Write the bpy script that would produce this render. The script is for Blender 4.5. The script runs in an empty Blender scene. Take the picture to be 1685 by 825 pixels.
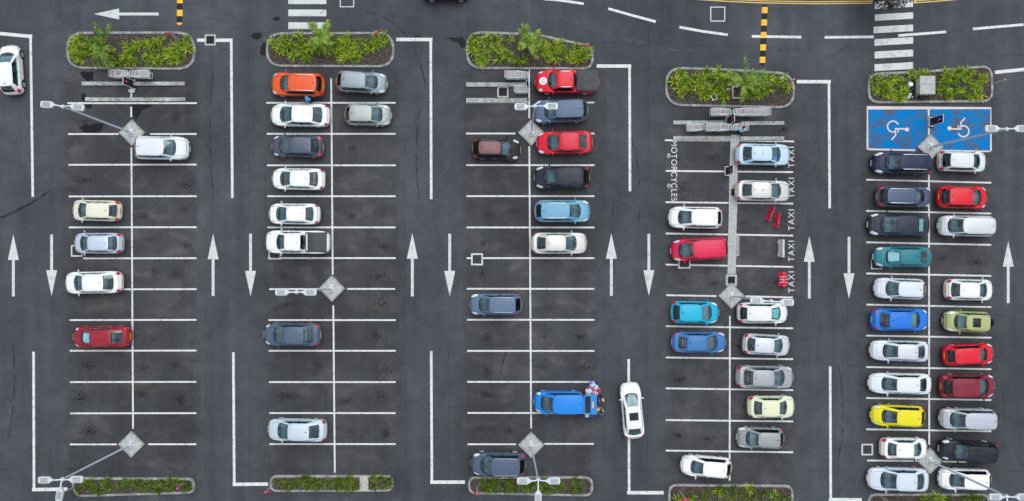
import bpy, math, random
from mathutils import Vector, Matrix
random.seed(11)
R = math.radians
PI = math.pi
scn = bpy.context.scene
col = scn.collection

# ------------------------------------------------------------------ map scale
S = 20.5           # plan units per metre on the ground
HC = 62.0          # height the survey was taken from
def G(px, py, z=0.0):
    k = (HC - z) / HC / S
    return Vector(((px - 842.5) * k, (412.5 - py) * k, z))

# ------------------------------------------------------------------ materials
def lin(c):
    c = c / 255.0
    return c / 12.92 if c <= 0.04045 else ((c + 0.055) / 1.055) ** 2.4
def rgb(r, g, b, k=1.0):
    return (lin(r) * k, lin(g) * k, lin(b) * k, 1)

def new_mat(name):
    m = bpy.data.materials.new(name); m.use_nodes = True
    nt = m.node_tree
    b = nt.nodes['Principled BSDF']
    return m, nt, b

_mc = {}
def mat(name, color, rough=0.6, metal=0.0, coat=0.0, var=0.08, scale=6.0, bump=0.0, spec=0.5, coat_rough=0.05):
    """plain surface with a slight procedural unevenness"""
    if name in _mc: return _mc[name]
    m, nt, b = new_mat(name)
    N = nt.nodes; Lk = nt.links
    tc = N.new('ShaderNodeTexCoord')
    no = N.new('ShaderNodeTexNoise'); no.inputs['Scale'].default_value = scale; no.inputs['Detail'].default_value = 5
    Lk.new(tc.outputs['Object'], no.inputs['Vector'])
    mr = N.new('ShaderNodeMapRange'); mr.inputs[1].default_value = 0.3; mr.inputs[2].default_value = 0.7
    mr.inputs[3].default_value = 1 - var; mr.inputs[4].default_value = 1 + var
    Lk.new(no.outputs['Fac'], mr.inputs[0])
    hs = N.new('ShaderNodeHueSaturation'); hs.inputs['Color'].default_value = color
    Lk.new(mr.outputs[0], hs.inputs['Value'])
    Lk.new(hs.outputs[0], b.inputs['Base Color'])
    b.inputs['Roughness'].default_value = rough
    b.inputs['Metallic'].default_value = metal
    b.inputs['Coat Weight'].default_value = coat
    b.inputs['Coat Roughness'].default_value = coat_rough
    b.inputs['Specular IOR Level'].default_value = spec if max(color[:3]) > .05 else 0.15
    if bump:
        bp = N.new('ShaderNodeBump'); bp.inputs['Strength'].default_value = bump; bp.inputs['Distance'].default_value = 0.02
        Lk.new(no.outputs['Fac'], bp.inputs['Height']); Lk.new(bp.outputs[0], b.inputs['Normal'])
    _mc[name] = m
    return m

def paint(c, metal=0.0, dust=0.10):
    key = 'car_paint_%d_%d_%d' % c
    if key in _mc: return _mc[key]
    m, nt, b = new_mat(key)
    N = nt.nodes; Lk = nt.links
    mn = min(c); mxx = max(c)
    if mxx - mn > 35: c = tuple(int(max(0, v - (mxx-v)*.10)) for v in c)
    base = rgb(*c, k=0.97)
    tc = N.new('ShaderNodeTexCoord')
    no = N.new('ShaderNodeTexNoise'); no.inputs['Scale'].default_value = 1.7; no.inputs['Detail'].default_value = 9; no.inputs['Roughness'].default_value = 0.65
    Lk.new(tc.outputs['Object'], no.inputs['Vector'])
    mr = N.new('ShaderNodeMapRange'); mr.inputs[1].default_value = 0.35; mr.inputs[2].default_value = 0.8
    mr.inputs[3].default_value = 0.0; mr.inputs[4].default_value = dust
    Lk.new(no.outputs['Fac'], mr.inputs[0])
    mx = N.new('ShaderNodeMix'); mx.data_type = 'RGBA'
    mx.inputs[6].default_value = base; mx.inputs[7].default_value = (0.32, 0.31, 0.29, 1)
    Lk.new(mr.outputs[0], mx.inputs[0]); Lk.new(mx.outputs[2], b.inputs['Base Color'])
    rr = N.new('ShaderNodeMapRange'); rr.inputs[3].default_value = 0.32; rr.inputs[4].default_value = 0.5
    Lk.new(no.outputs['Fac'], rr.inputs[0]); Lk.new(rr.outputs[0], b.inputs['Roughness'])
    b.inputs['Metallic'].default_value = metal
    b.inputs['Coat Weight'].default_value = 0.22 if max(c) > 90 else 0.10; b.inputs['Specular IOR Level'].default_value = 0.3 if max(c) > 90 else 0.2; b.inputs['Coat Roughness'].default_value = 0.16
    _mc[key] = m
    return m

def glass_mat(name, tint, refl=0.10, rough=0.04):
    if name in _mc: return _mc[name]
    m = bpy.data.materials.new(name); m.use_nodes = True
    nt = m.node_tree; N = nt.nodes; Lk = nt.links
    for n in list(N): N.remove(n)
    out = N.new('ShaderNodeOutputMaterial')
    tr = N.new('ShaderNodeBsdfTransparent'); tr.inputs[0].default_value = tint
    gl = N.new('ShaderNodeBsdfGlossy'); gl.inputs['Roughness'].default_value = rough; gl.inputs[0].default_value = (0.75, 0.92, 1, 1)
    ge = N.new('ShaderNodeNewGeometry'); dt = N.new('ShaderNodeVectorMath'); dt.operation = 'DOT_PRODUCT'
    Lk.new(ge.outputs['Normal'], dt.inputs[0]); Lk.new(ge.outputs['Incoming'], dt.inputs[1])
    ab = N.new('ShaderNodeMath'); ab.operation = 'ABSOLUTE'; Lk.new(dt.outputs['Value'], ab.inputs[0])
    iv = N.new('ShaderNodeMath'); iv.operation = 'SUBTRACT'; iv.inputs[0].default_value = 1; Lk.new(ab.outputs[0], iv.inputs[1])
    po = N.new('ShaderNodeMath'); po.operation = 'POWER'; po.inputs[1].default_value = 5; Lk.new(iv.outputs[0], po.inputs[0])
    ad = N.new('ShaderNodeMath'); ad.operation = 'MULTIPLY_ADD'; ad.inputs[1].default_value = 0.9; ad.inputs[2].default_value = refl; ad.use_clamp = True
    Lk.new(po.outputs[0], ad.inputs[0])
    mx = N.new('ShaderNodeMixShader')
    Lk.new(ad.outputs[0], mx.inputs[0]); Lk.new(tr.outputs[0], mx.inputs[1]); Lk.new(gl.outputs[0], mx.inputs[2])
    Lk.new(mx.outputs[0], out.inputs[0])
    _mc[name] = m
    return m

GLASS = glass_mat('windscreen_glass', (0.56, 0.82, 0.88, 1), 0.13)
GLASS_D = glass_mat('privacy_glass', (0.18, 0.29, 0.34, 1), 0.075)
BLACK = mat('black_trim', (0.012, 0.012, 0.014, 1), 0.5)
RUBBER = mat('tyre_rubber', (0.016, 0.016, 0.017, 1), 0.85)
ALLOY = mat('alloy_rim', (0.62, 0.63, 0.65, 1), 0.3, 0.7)
LAMPCLEAR = mat('headlight_lens', (0.66, 0.71, 0.75, 1), 0.12, 0.1, coat=0.5, var=0.05, scale=3)
LAMPRED = mat('taillight_lens', (0.50, 0.008, 0.02, 1), 0.15, coat=0.8)
CHROME = mat('bright_trim', (0.7, 0.71, 0.73, 1), 0.25, 0.8)
PLATE_Y = mat('yellow_number_plate', (0.75, 0.42, 0.02, 1), 0.4)
PLATE_W = mat('pale_number_plate', (0.7, 0.7, 0.66, 1), 0.4)
DASH = mat('dashboard_plastic', (0.10, 0.12, 0.13, 1), 0.7)
SEATD = mat('seat_cloth_dark', (0.07, 0.08, 0.09, 1), 0.9)
SEATL = mat('seat_cloth_grey', (0.28, 0.29, 0.28, 1), 0.9)
CABIN = mat('cabin_lining', (0.025, 0.028, 0.03, 1), 0.9)
SHADE = mat('foil_sunshade', (0.75, 0.85, 0.86, 1), 0.4, var=0.25, scale=5)
STEEL = mat('galvanised_steel', (0.55, 0.60, 0.66, 1), 0.45, 0.3)
POLEM = mat('pole_paint', (0.55, 0.66, 0.80, 1), 0.35, 0.1, coat=0.4)
HEADM = mat('luminaire_housing', (0.56, 0.60, 0.64, 1), 0.45, 0.1)
HEADR = mat('luminaire_fins', (0.40, 0.43, 0.46, 1), 0.55, 0.1)
WIREM = mat('trolley_wire', (0.70, 0.76, 0.78, 1), 0.4, 0.1)
REDP = mat('red_plastic', (0.72, 0.02, 0.06, 1), 0.45)
PINKP = mat('pink_plastic', (0.80, 0.10, 0.22, 1), 0.5)
WHITEP = mat('white_plastic', (0.78, 0.79, 0.80, 1), 0.5)
GREYP = mat('pale_grey_plastic', (0.52, 0.53, 0.53, 1), 0.6)
BLUES = mat('blue_sign_face', (0.04, 0.06, 0.40, 1), 0.4)
CONC = mat('concrete', (0.40, 0.42, 0.415, 1), 0.9, var=0.22, scale=5, bump=0.3)
CONCD = mat('weathered_concrete', (0.29, 0.30, 0.295, 1), 0.9, var=0.35, scale=4, bump=0.3)
GRATE = mat('iron_grate', (0.02, 0.02, 0.022, 1), 0.7)

# ------------------------------------------------------------------ mesh helpers
class MB:
    def __init__(s): s.v = []; s.f = []; s.m = []
    def quad(s, a, b, c, d, mi=0):
        n = len(s.v); s.v += [a, b, c, d]; s.f.append((n, n+1, n+2, n+3)); s.m.append(mi)
    def poly(s, pts, mi=0):
        n = len(s.v); s.v += list(pts); s.f.append(tuple(range(n, n+len(pts)))); s.m.append(mi)
    def grid(s, rows, mi=0, closed=False, flip=False, mf=None):
        n = len(s.v); w = len(rows[0])
        for r in rows: s.v += list(r)
        for i in range(len(rows)-1):
            for j in range(w if closed else w-1):
                k = (j+1) % w
                q = (n+i*w+j, n+i*w+k, n+(i+1)*w+k, n+(i+1)*w+j)
                mm = mf(i, j) if mf else mi
                if mm is None: continue
                s.f.append(q[::-1] if flip else q); s.m.append(mm)
    def box(s, c, d, mi=0, rz=0.0, bev=0.0, M=None):
        x, y, z = d[0]/2, d[1]/2, d[2]/2
        if bev <= 0:
            P = [(-x,-y,-z),(x,-y,-z),(x,y,-z),(-x,y,-z),(-x,-y,z),(x,-y,z),(x,y,z),(-x,y,z)]
            F = [(0,3,2,1),(4,5,6,7),(0,1,5,4),(1,2,6,5),(2,3,7,6),(3,0,4,7)]
        else:
            b = min(bev, x*.9, y*.9, z*.9)
            P = []
            for zz, ins in ((-z, b), (-z+b, 0), (z-b, 0), (z, b)):
                xx, yy = x-ins, y-ins
                c2 = b
                P += [(-xx+c2,-yy,zz),(xx-c2,-yy,zz),(xx,-yy+c2,zz),(xx,yy-c2,zz),(xx-c2,yy,zz),(-xx+c2,yy,zz),(-xx,yy-c2,zz),(-xx,-yy+c2,zz)]
            F = [tuple(range(7,-1,-1)), tuple(range(24,32))]
            for l in range(3):
                for j in range(8):
                    k = (j+1) % 8
                    F.append((l*8+j, l*8+k, (l+1)*8+k, (l+1)*8+j))
        ca, sa = math.cos(rz), math.sin(rz)
        n = len(s.v)
        for p in P:
            q = Vector((p[0]*ca-p[1]*sa, p[0]*sa+p[1]*ca, p[2]))
            if M is not None: q = M @ Vector(p)
            s.v.append((q[0]+c[0], q[1]+c[1], q[2]+c[2]))
        for f in F: s.f.append(tuple(n+i for i in f)); s.m.append(mi)
    def tube(s, pts, r, k=6, mi=0, cap=True):
        pts = [Vector(p) for p in pts]
        if not isinstance(r, (list, tuple)): r = [r]*len(pts)
        rows = []
        for i, p in enumerate(pts):
            d = (pts[min(i+1, len(pts)-1)] - pts[max(i-1, 0)])
            if d.length < 1e-9: d = Vector((0,0,1))
            d.normalize()
            up = Vector((0,0,1)) if abs(d.z) < 0.9 else Vector((1,0,0))
            a = d.cross(up).normalized(); b = a.cross(d).normalized()
            rows.append([tuple(p + (a*math.cos(2*PI*j/k) + b*math.sin(2*PI*j/k))*r[i]) for j in range(k)])
        s.grid(rows, mi, closed=True)
        if cap:
            s.poly(rows[0][::-1] if False else rows[0], mi); s.poly(rows[-1][::-1], mi)
    def lathe(s, prof, c=(0,0,0), k=16, mi=0, axis='z'):
        rows = []
        for (r, h) in prof:
            row = []
            for j in range(k):
                a = 2*PI*j/k
                if axis == 'z': row.append((c[0]+r*math.cos(a), c[1]+r*math.sin(a), c[2]+h))
                else: row.append((c[0]+r*math.cos(a), c[1]+h, c[2]+r*math.sin(a)))
            rows.append(row)
        s.grid(rows, mi, closed=True)
    def ball(s, c, r, sx=1, sy=1, sz=1, k=10, mi=0, rot=None):
        rows = []
        for i in range(k//2+2):
            a = -PI/2 + PI*i/(k//2+1)
            row = []
            for j in range(k):
                b = 2*PI*j/k
                p = Vector((r*sx*math.cos(a)*math.cos(b), r*sy*math.cos(a)*math.sin(b), r*sz*math.sin(a)))
                if rot is not None: p = rot @ p
                row.append((c[0]+p.x, c[1]+p.y, c[2]+p.z))
            rows.append(row)
        s.grid(rows, mi, closed=True)
    def mesh(s, name, mats, smooth=False, ang=40):
        me = bpy.data.meshes.new(name)
        me.from_pydata([tuple(v) for v in s.v], [], s.f)
        if not isinstance(mats, (list, tuple)): mats = [mats]
        for m in mats: me.materials.append(m)
        if len(mats) > 1: me.polygons.foreach_set('material_index', s.m)
        if smooth:
            me.polygons.foreach_set('use_smooth', [True]*len(me.polygons))
            me.set_sharp_from_angle(angle=R(ang))
        me.validate(); me.update()
        return me
    def build(s, name, mats, parent=None, smooth=False, ang=40):
        return link(name, s.mesh(name, mats, smooth, ang), parent)

def link(name, me, parent=None):
    o = bpy.data.objects.new(name, me); col.objects.link(o)
    if parent is not None: o.parent = parent
    return o
def tag(o, label, cat, group=None, kind=None):
    if label: o['label'] = label
    if cat: o['category'] = cat
    if group: o['group'] = group
    if kind: o['kind'] = kind
    return o
def thing(name, loc, rz, label, cat, group=None):
    o = bpy.data.objects.new(name, None); col.objects.link(o)
    o.location = loc; o.rotation_euler = (0, 0, rz); o.empty_display_size = 0.2
    return tag(o, label, cat, group)
def struct(name, mb, m, smooth=False):
    o = mb.build(name, m, None, smooth); o['kind'] = 'structure'
    return o

# ------------------------------------------------------------------ asphalt
COLS = [(217.5, 110), (547, 110), (872, 110), (1202, 110), (1529, 110)]
def asphalt_mat():
    m, nt, b = new_mat('asphalt')
    N = nt.nodes; Lk = nt.links
    tc = N.new('ShaderNodeTexCoord')
    def noise(scale, detail=6, rough=0.6, vec=None, dist=0.0):
        n = N.new('ShaderNodeTexNoise'); n.inputs['Scale'].default_value = scale
        n.inputs['Detail'].default_value = detail; n.inputs['Roughness'].default_value = rough
        n.inputs['Distortion'].default_value = dist
        Lk.new(vec or tc.outputs['Object'], n.inputs['Vector']); return n.outputs['Fac']
    def mrange(src, a, b_, c, d, smooth=False):
        n = N.new('ShaderNodeMapRange')
        if smooth: n.interpolation_type = 'SMOOTHSTEP'
        for i, v in zip((1,2,3,4), (a,b_,c,d)): n.inputs[i].default_value = v
        Lk.new(src, n.inputs[0]); return n.outputs[0]
    def math_(op, a, b_=None, clamp=False):
        n = N.new('ShaderNodeMath'); n.operation = op; n.use_clamp = clamp
        for i, v in enumerate((a, b_)):
            if v is None: continue
            if isinstance(v, (int, float)): n.inputs[i].default_value = v
            else: Lk.new(v, n.inputs[i])
        return n.outputs[0]
    def mixc(f, a, b_, mode='MIX'):
        n = N.new('ShaderNodeMix'); n.data_type = 'RGBA'; n.blend_type = mode
        for i, v in ((0, f), (6, a), (7, b_)):
            if isinstance(v, (int, float, tuple)): n.inputs[i].default_value = v
            else: Lk.new(v, n.inputs[i])
        return n.outputs[2]
    sx = N.new('ShaderNodeSeparateXYZ'); Lk.new(tc.outputs['Object'], sx.inputs[0])
    X, Y = sx.outputs[0], sx.outputs[1]
    wob = math_('MULTIPLY', math_('SUBTRACT', noise(0.35, 4), 0.5), 2.2)
    bay = None
    for cx, hw in COLS:
        wx = (cx - 842.5) / S
        d = math_('SUBTRACT', math_('ABSOLUTE', math_('SUBTRACT', math_('ADD', X, wob), wx)), hw / S)
        k = mrange(d, -0.5, 0.5, 1, 0, True)
        bay = k if bay is None else math_('ADD', bay, k, True)
    yk = mrange(math_('ADD', Y, wob), 13.8, 15.2, 1, 0, True)
    yk2 = mrange(math_('ADD', Y, wob), -20.5, -19.0, 0, 1, True)
    bay = math_('MULTIPLY', math_('MULTIPLY', bay, yk), yk2)
    aisle = (0.0600, 0.0665, 0.0785, 1)
    bayc = (0.0500, 0.0525, 0.0585, 1)
    c = mixc(bay, aisle, bayc)
    # broad tone patches
    big = mrange(noise(0.09, 4, 0.55), 0.3, 0.7, 0.76, 1.24)
    mid = mrange(noise(0.6, 8, 0.7, None, 0.5), 0.3, 0.7, 0.80, 1.20)
    fine = mrange(noise(7.0, 4, 0.75), 0.25, 0.75, 0.76, 1.24)
    vf = mrange(noise(38.0, 2, 0.6), 0.2, 0.8, 0.80, 1.20)
    mp = N.new('ShaderNodeMapping'); mp.inputs['Scale'].default_value = (0.9, 0.035, 1); Lk.new(tc.outputs['Object'], mp.inputs[0])
    streak = mrange(noise(1.0, 4, 0.6, mp.outputs[0]), 0.3, 0.7, 0.87, 1.13)
    v = math_('MULTIPLY', math_('MULTIPLY', math_('MULTIPLY', math_('MULTIPLY', big, mid), fine), vf), streak)
    # dusty pale smears inside the bays
    mp2 = N.new('ShaderNodeMapping'); mp2.inputs['Scale'].default_value = (0.35, 0.6, 1); Lk.new(tc.outputs['Object'], mp2.inputs[0])
    sm = math_('MULTIPLY', mrange(noise(1.0, 6, 0.62, mp2.outputs[0], 0.6), 0.50, 0.74, 0, 0.62), bay)
    c = mixc(sm, c, (0.115, 0.110, 0.106, 1))
    vm = N.new('ShaderNodeVectorMath'); vm.operation = 'SCALE'; Lk.new(c, vm.inputs[0]); Lk.new(v, vm.inputs['Scale'])
    # tiny pale grit and dark spots
    vo = N.new('ShaderNodeTexVoronoi'); vo.inputs['Scale'].default_value = 1.3; Lk.new(tc.outputs['Object'], vo.inputs['Vector'])
    spot = mrange(vo.outputs['Distance'], 0.03, 0.05, 1, 0)
    sep = N.new('ShaderNodeSeparateColor'); Lk.new(vo.outputs['Color'], sep.inputs[0])
    spot = math_('MULTIPLY', spot, mrange(sep.outputs[0], 0.72, 0.74, 0, 0.7))
    c2 = mixc(spot, vm.outputs[0], (0.016, 0.016, 0.018, 1))
    Lk.new(c2, b.inputs['Base Color'])
    b.inputs['Roughness'].default_value = 0.92
    b.inputs['Specular IOR Level'].default_value = 0.2
    bp = N.new('ShaderNodeBump'); bp.inputs['Strength'].default_value = 0.35; bp.inputs['Distance'].default_value = 0.01
    Lk.new(noise(60, 3), bp.inputs['Height']); Lk.new(bp.outputs[0], b.inputs['Normal'])
    return m
ASPH = asphalt_mat()
g = MB(); g.quad((-400,-400,0),(400,-400,0),(400,400,0),(-400,400,0))
struct('asphalt_ground', g, ASPH)

def paint_mark(name, base, wear=0.35, under=(0.05,0.052,0.06,1), scale=3.0, lo=0.55, hi=0.8):
    m, nt, b = new_mat(name); N = nt.nodes; Lk = nt.links
    tc = N.new('ShaderNodeTexCoord')
    n1 = N.new('ShaderNodeTexNoise'); n1.inputs['Scale'].default_value = scale; n1.inputs['Detail'].default_value = 9; n1.inputs['Roughness'].default_value = 0.72
    Lk.new(tc.outputs['Object'], n1.inputs['Vector'])
    mr = N.new('ShaderNodeMapRange'); mr.inputs[1].default_value = lo; mr.inputs[2].default_value = hi; mr.inputs[3].default_value = 0; mr.inputs[4].default_value = wear
    Lk.new(n1.outputs['Fac'], mr.inputs[0])
    n2 = N.new('ShaderNodeTexNoise'); n2.inputs['Scale'].default_value = 14; n2.inputs['Detail'].default_value = 4
    Lk.new(tc.outputs['Object'], n2.inputs['Vector'])
    mv = N.new('ShaderNodeMapRange'); mv.inputs[1].default_value=.3; mv.inputs[2].default_value=.7; mv.inputs[3].default_value=.86; mv.inputs[4].default_value=1.06
    Lk.new(n2.outputs['Fac'], mv.inputs[0])
    hs = N.new('ShaderNodeHueSaturation'); hs.inputs['Color'].default_value = base; Lk.new(mv.outputs[0], hs.inputs['Value'])
    mx = N.new('ShaderNodeMix'); mx.data_type = 'RGBA'
    Lk.new(mr.outputs[0], mx.inputs[0]); Lk.new(hs.outputs[0], mx.inputs[6]); mx.inputs[7].default_value = under
    Lk.new(mx.outputs[2], b.inputs['Base Color']); b.inputs['Roughness'].default_value = 0.9; b.inputs['Specular IOR Level'].default_value = 0.12
    return m
WLINE = paint_mark('white_line_paint', (0.68, 0.70, 0.70, 1), 0.70, lo=.50, hi=.74)
WZEB = paint_mark('zebra_paint', (0.60, 0.625, 0.62, 1), 0.60, scale=2.0, lo=.5, hi=.75)
YLINE = paint_mark('yellow_line_paint', (0.70, 0.50, 0.17, 1), 0.5)
BLUEP = paint_mark('worn_blue_paint', (0.0, 0.18, 0.50, 1), 0.92, (0.09, 0.093, 0.105, 1), 0.85, 0.46, 0.60)
Z1, Z2 = 0.004, 0.008

def band(mb, pts, w, z=Z1):
    """painted band of width w (metres) along points"""
    pts = [Vector((p[0], p[1])) for p in pts]
    L_, R_ = [], []
    for i, p in enumerate(pts):
        d = (pts[min(i+1, len(pts)-1)] - pts[max(i-1, 0)]).normalized()
        n = Vector((-d.y, d.x))
        if 0 < i < len(pts)-1:
            d1 = (pts[i]-pts[i-1]).normalized(); n1 = Vector((-d1.y, d1.x)); n = n / max(0.5, n.dot(n1))
        L_.append((p.x+n.x*w/2, p.y+n.y*w/2, z)); R_.append((p.x-n.x*w/2, p.y-n.y*w/2, z))
    mb.grid([R_, L_])
def line(name, pts, wpx, m=None, z=Z1):
    mb = MB(); band(mb, [G(*p) for p in pts], wpx/S, z); return struct(name, mb, m or WLINE)

# bay lines: (column, [(x0, y0, x1, y1)...])
bays = []
for y in (271.5, 323.5, 374.5, 425.5, 476.5, 527, 577.5, 629, 680.5):
    x0 = 112 + (y-170)*0.007
    bays.append((x0 if y != 425.5 else 137, y, 324 - (y-170)*0.002, y-0.4))
bays += [(111, 170, 324, 170), (112, 220.8, 195, 220.8), (247, 220.8, 323.5, 220.8), (115, 731.5, 192, 731.5), (244, 731.3, 323, 731.3)]
for y in (169.5, 220.5, 272.3, 323.2, 374.5, 425, 527, 577.5, 629, 680, 731):
    bays.append((438.5 + (y-170)*0.009, y, 651, y))
bays += [(443, 476, 527, 476), (571, 475.7, 650, 475.7)]
for y in (272, 323, 374.5, 425, 475.5, 526.5, 577.7, 628.6, 679.8):
    bays.append((767 + (y-170)*0.004, y, 978, y+0.1))
bays += [(767, 169, 870, 169), (884, 169, 978, 169), (767, 220, 848, 220), (900, 220, 978, 220), (769.5, 731.3, 849, 731.3), (896, 730.7, 977, 730.7)]
bays += [(1094, 231, 1203, 231.5), (1216, 231.5, 1306.5, 233)]
for a, b_ in ((281.5, 283.5), (333, 335.3), (384.5, 388), (435.7, 439.5), (537, 540.5), (588.5, 591.3), (639.3, 642.3), (691.5, 693.7), (741.7, 744.5)):
    bays.append((1095.5, a, 1305, b_))
bays += [(1096.5, 486, 1179, 487.5), (1227, 487.8, 1304.5, 489.8)]
for a, b_ in ((296, 301), (347.3, 351.7), (399, 403.3), (450.3, 454.3), (501.5, 505.7), (552.5, 556), (604.3, 607.7), (655.2, 658.5), (706.7, 710)):
    bays.append((1425.5, a, 1631, b_))
bays += [(1427, 758, 1503.5, 758.6), (1552, 759.7, 1590, 760.5)]
for x0, y0, x1, y1 in bays:
    line('bay_line', [(x0, y0), (x1, y1)], 2.75)
for pts in ([(216,152),(216.2,163)], [(216,176),(216,193)], [(216.3,243),(219,706)], [(545,129),(547.5,452)], [(548.5,503),(551,778)],
            [(870.5,118),(871,195)], [(871,241),(874,705)], [(1201,520),(1200.6,791)], [(1528.5,288),(1529,732)]):
    line('bay_spine_line', pts, 2.75, z=Z2)
for pts in ([(0,55.5),(53,60.5)], [(324.5,66.5),(382.5,66.5)], [(652,65.3),(711.5,65.3)], [(982,109),(1038.5,109)], [(1311,134.6),(1367,134.8)],
            [(1637,119.5),(1690,114)], [(53,806),(111,805)], [(383,797.3),(441,796.8)], [(708,793.7),(765,793.5)], [(1032,811),(1092,811)], [(1364,822.3),(1418,822.8)]):
    line('lane_edge_line', pts, 5.6, z=Z2)
for pts in ([(50.3,57),(54,324)], [(380.5,64),(382.3,326)], [(708.8,63),(709.6,328)], [(1036,107),(1036.6,315)], [(1364,133),(1365.3,343)],
            [(55.2,579),(56,808)], [(384,580),(385.5,799)], [(709.6,578),(710.7,796)], [(1034.5,591),(1035.3,813)], [(1366,603),(1367,824)]):
    line('lane_edge_line', pts, 4.2)
# dashed road line
for pts in ([(895,-1.5),(920,0.5),(960.5,6.5)], [(1001,14.5),(1040,25.5),(1079,36)], [(1118,45),(1157,52),(1197.5,57.5)], [(1237,60),(1318.5,61.5)],
            [(1357,61.8),(1437.5,61)], [(1478,58.8),(1557,52.8)], [(1601,48),(1640,44.5),(1684,40.8)]):
    line('road_dash', pts, 4.2, z=Z2)
# double yellow kerb lines
for off in (0, -3.4):
    line('yellow_kerb_line', [(1050,-9+off),(1150,-0.5+off),(1205,3+off),(1260,5.2+off),(1340,6.3+off),(1436,5.5+off)], 1.7, YLINE)
    line('yellow_kerb_line', [(1506,5+off),(1545,2+off),(1600,-3+off),(1690,-10+off)], 1.7, YLINE)
line('yellow_kerb_line', [(1505.5,-8),(1505.5,6)], 3.0, YLINE, Z2)

def arrow(px, y0, y1, up=True, horiz=False):
    mb = MB(); h = 42.0; w = 9.0; s_ = 2.3
    L0 = y1 - y0
    pts = [(0,-0.0),( w, h),( s_, h),( s_, L0),(-s_, L0),(-s_, h),(-w, h)]
    def tr(p):
        if horiz: return (y0 + p[1], px + p[0])
        return (px + p[0], y0 + p[1]) if up else (px + p[0], y1 - p[1])
    P = [G(*tr(p)) for p in pts]; P = [(p.x, p.y, Z1) for p in P]
    for f in ((P[0],P[1],P[6]), (P[2],P[3],P[4],P[5])):
        a = sum(f[i][0]*f[(i+1)%len(f)][1]-f[(i+1)%len(f)][0]*f[i][1] for i in range(len(f)))
        mb.poly(f if a > 0 else f[::-1])
    struct('direction_arrow', mb, WZEB)
for x, a, b_ in ((22,386,488),(350.7,385,487),(678.5,384,488),(1006,384,487),(1331.7,389,491.5),(1659,397,499)): arrow(x, a, b_)
for x, a, b_ in ((85,386,487),(412.3,385,488),(740,385,488),(1067.7,385,487),(1397,390,492)): arrow(x, a, b_, up=False)
arrow(23.3, 154, 261, horiz=True)
# zebra crossings
def zebra(y0, y1, x0, x1, dy):
    mb = MB(); P = [G(x0,y1+dy), G(x1,y1), G(x1,y0), G(x0,y0+dy)]
    mb.poly([(p.x,p.y,Z1) for p in P]); struct('zebra_stripe', mb, WZEB)
for y in (-24, -4, 16, 37): zebra(y, y+11, 474.5, 537, 0)
for y0, y1, x0 in ((0,11.5,1439.5), (20.5,31,1439.5), (40.7,51.5,1437.5), (61.3,72,1439), (81.7,93,1439.2), (102.5,113.7,1439)): zebra(y0, y1, x0, 1502.5, 3.6)
zebra(-20, -9, 1440, 1502.5, 3.6)
# accessible bays
mb = MB(); mb.poly([(*G(x,y).xy, Z1) for x,y in ((1427,247),(1630.5,249),(1630.5,178),(1427,177))]); struct('accessible_bay_paint', mb, BLUEP)
WLP = paint_mark('accessible_line_paint', (0.66, 0.60, 0.58, 1), 0.5)
line('accessible_bay_border', [(1427.3,246),(1427.3,177.7),(1630.5,178.2),(1630.5,249)], 3.0, WLP, Z2)
line('accessible_bay_border', [(1429,246),(1506,247.5)], 3.0, WLP, Z2)
line('accessible_bay_border', [(1548,247.7),(1628.8,249.5)], 2.4, WLP, Z2)
line('accessible_bay_border', [(1528,179.8),(1528.5,230)], 3.0, WLP, Z2)
def wheelchair(cx, cy, sgn):
    mb = MB()
    def T(x, y): return G(cx + sgn*x, cy + sgn*y)
    n = 22
    arc = [T(9*math.cos(R(a)), 9*math.sin(R(a))) for a in [-20 - i*(275-0)/n for i in range(n+1)]]
    band(mb, arc, 2.3/S, Z2)
    band(mb, [T(22,4), T(4,3.6), T(4.5,14), T(-2.5,22)], 2.4/S, Z2+0.004)
    band(mb, [T(8,4.8), T(8.3,10)], 2.2/S, Z2)
    c = T(23, 5)
    mb.poly([(c.x+0.17*math.cos(2*PI*i/16), c.y+0.17*math.sin(2*PI*i/16), Z2+0.008) for i in range(16)])
    struct('wheelchair_symbol', mb, WLP)
wheelchair(1469.3, 208.5, 1)
wheelchair(1585.3, 216.3, -1)

# lettering painted on the ground or fixed to things
def text_mesh(txt, w, h, space=1.0):
    cu = bpy.data.curves.new('lettering', 'FONT'); cu.body = txt; cu.size = 1; cu.space_character = space
    cu.offset = 0.0
    o = bpy.data.objects.new('lettering', cu); col.objects.link(o)
    bpy.context.view_layer.update()
    me = bpy.data.meshes.new_from_object(o.evaluated_get(bpy.context.evaluated_depsgraph_get()))
    bpy.data.objects.remove(o)
    xs = [v.co.x for v in me.vertices]; ys = [v.co.y for v in me.vertices]
    x0, x1, y0, y1 = min(xs), max(xs), min(ys), max(ys)
    for v in me.vertices:
        v.co.x = (v.co.x-(x0+x1)/2)*w/(x1-x0); v.co.y = (v.co.y-(y0+y1)/2)*h/(y1-y0)
    return me
def ground_text(name, txt, px, py, w, h, rz, space=1.0, z=Z2):
    me = text_mesh(txt, w/S, h/S, space); me.materials.clear(); me.materials.append(WLINE)
    o = link(name, me); p = G(px, py); o.location = (p.x, p.y, z); o.rotation_euler = (0,0,rz); o['kind'] = 'structure'
for y0, y1 in ((242,276),(293,326),(345,379.5),(396.5,430.5),(447,482)):
    ground_text('taxi_lettering', 'TAXI', 1302, (y0+y1)/2, y1-y0, 9.6, R(90), 1.28)
ground_text('motorcycles_lettering', 'MOTORCYCLES', 1109.3, 281.5, 99, 9.6, R(-90), 1.12, z=0.012)

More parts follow.
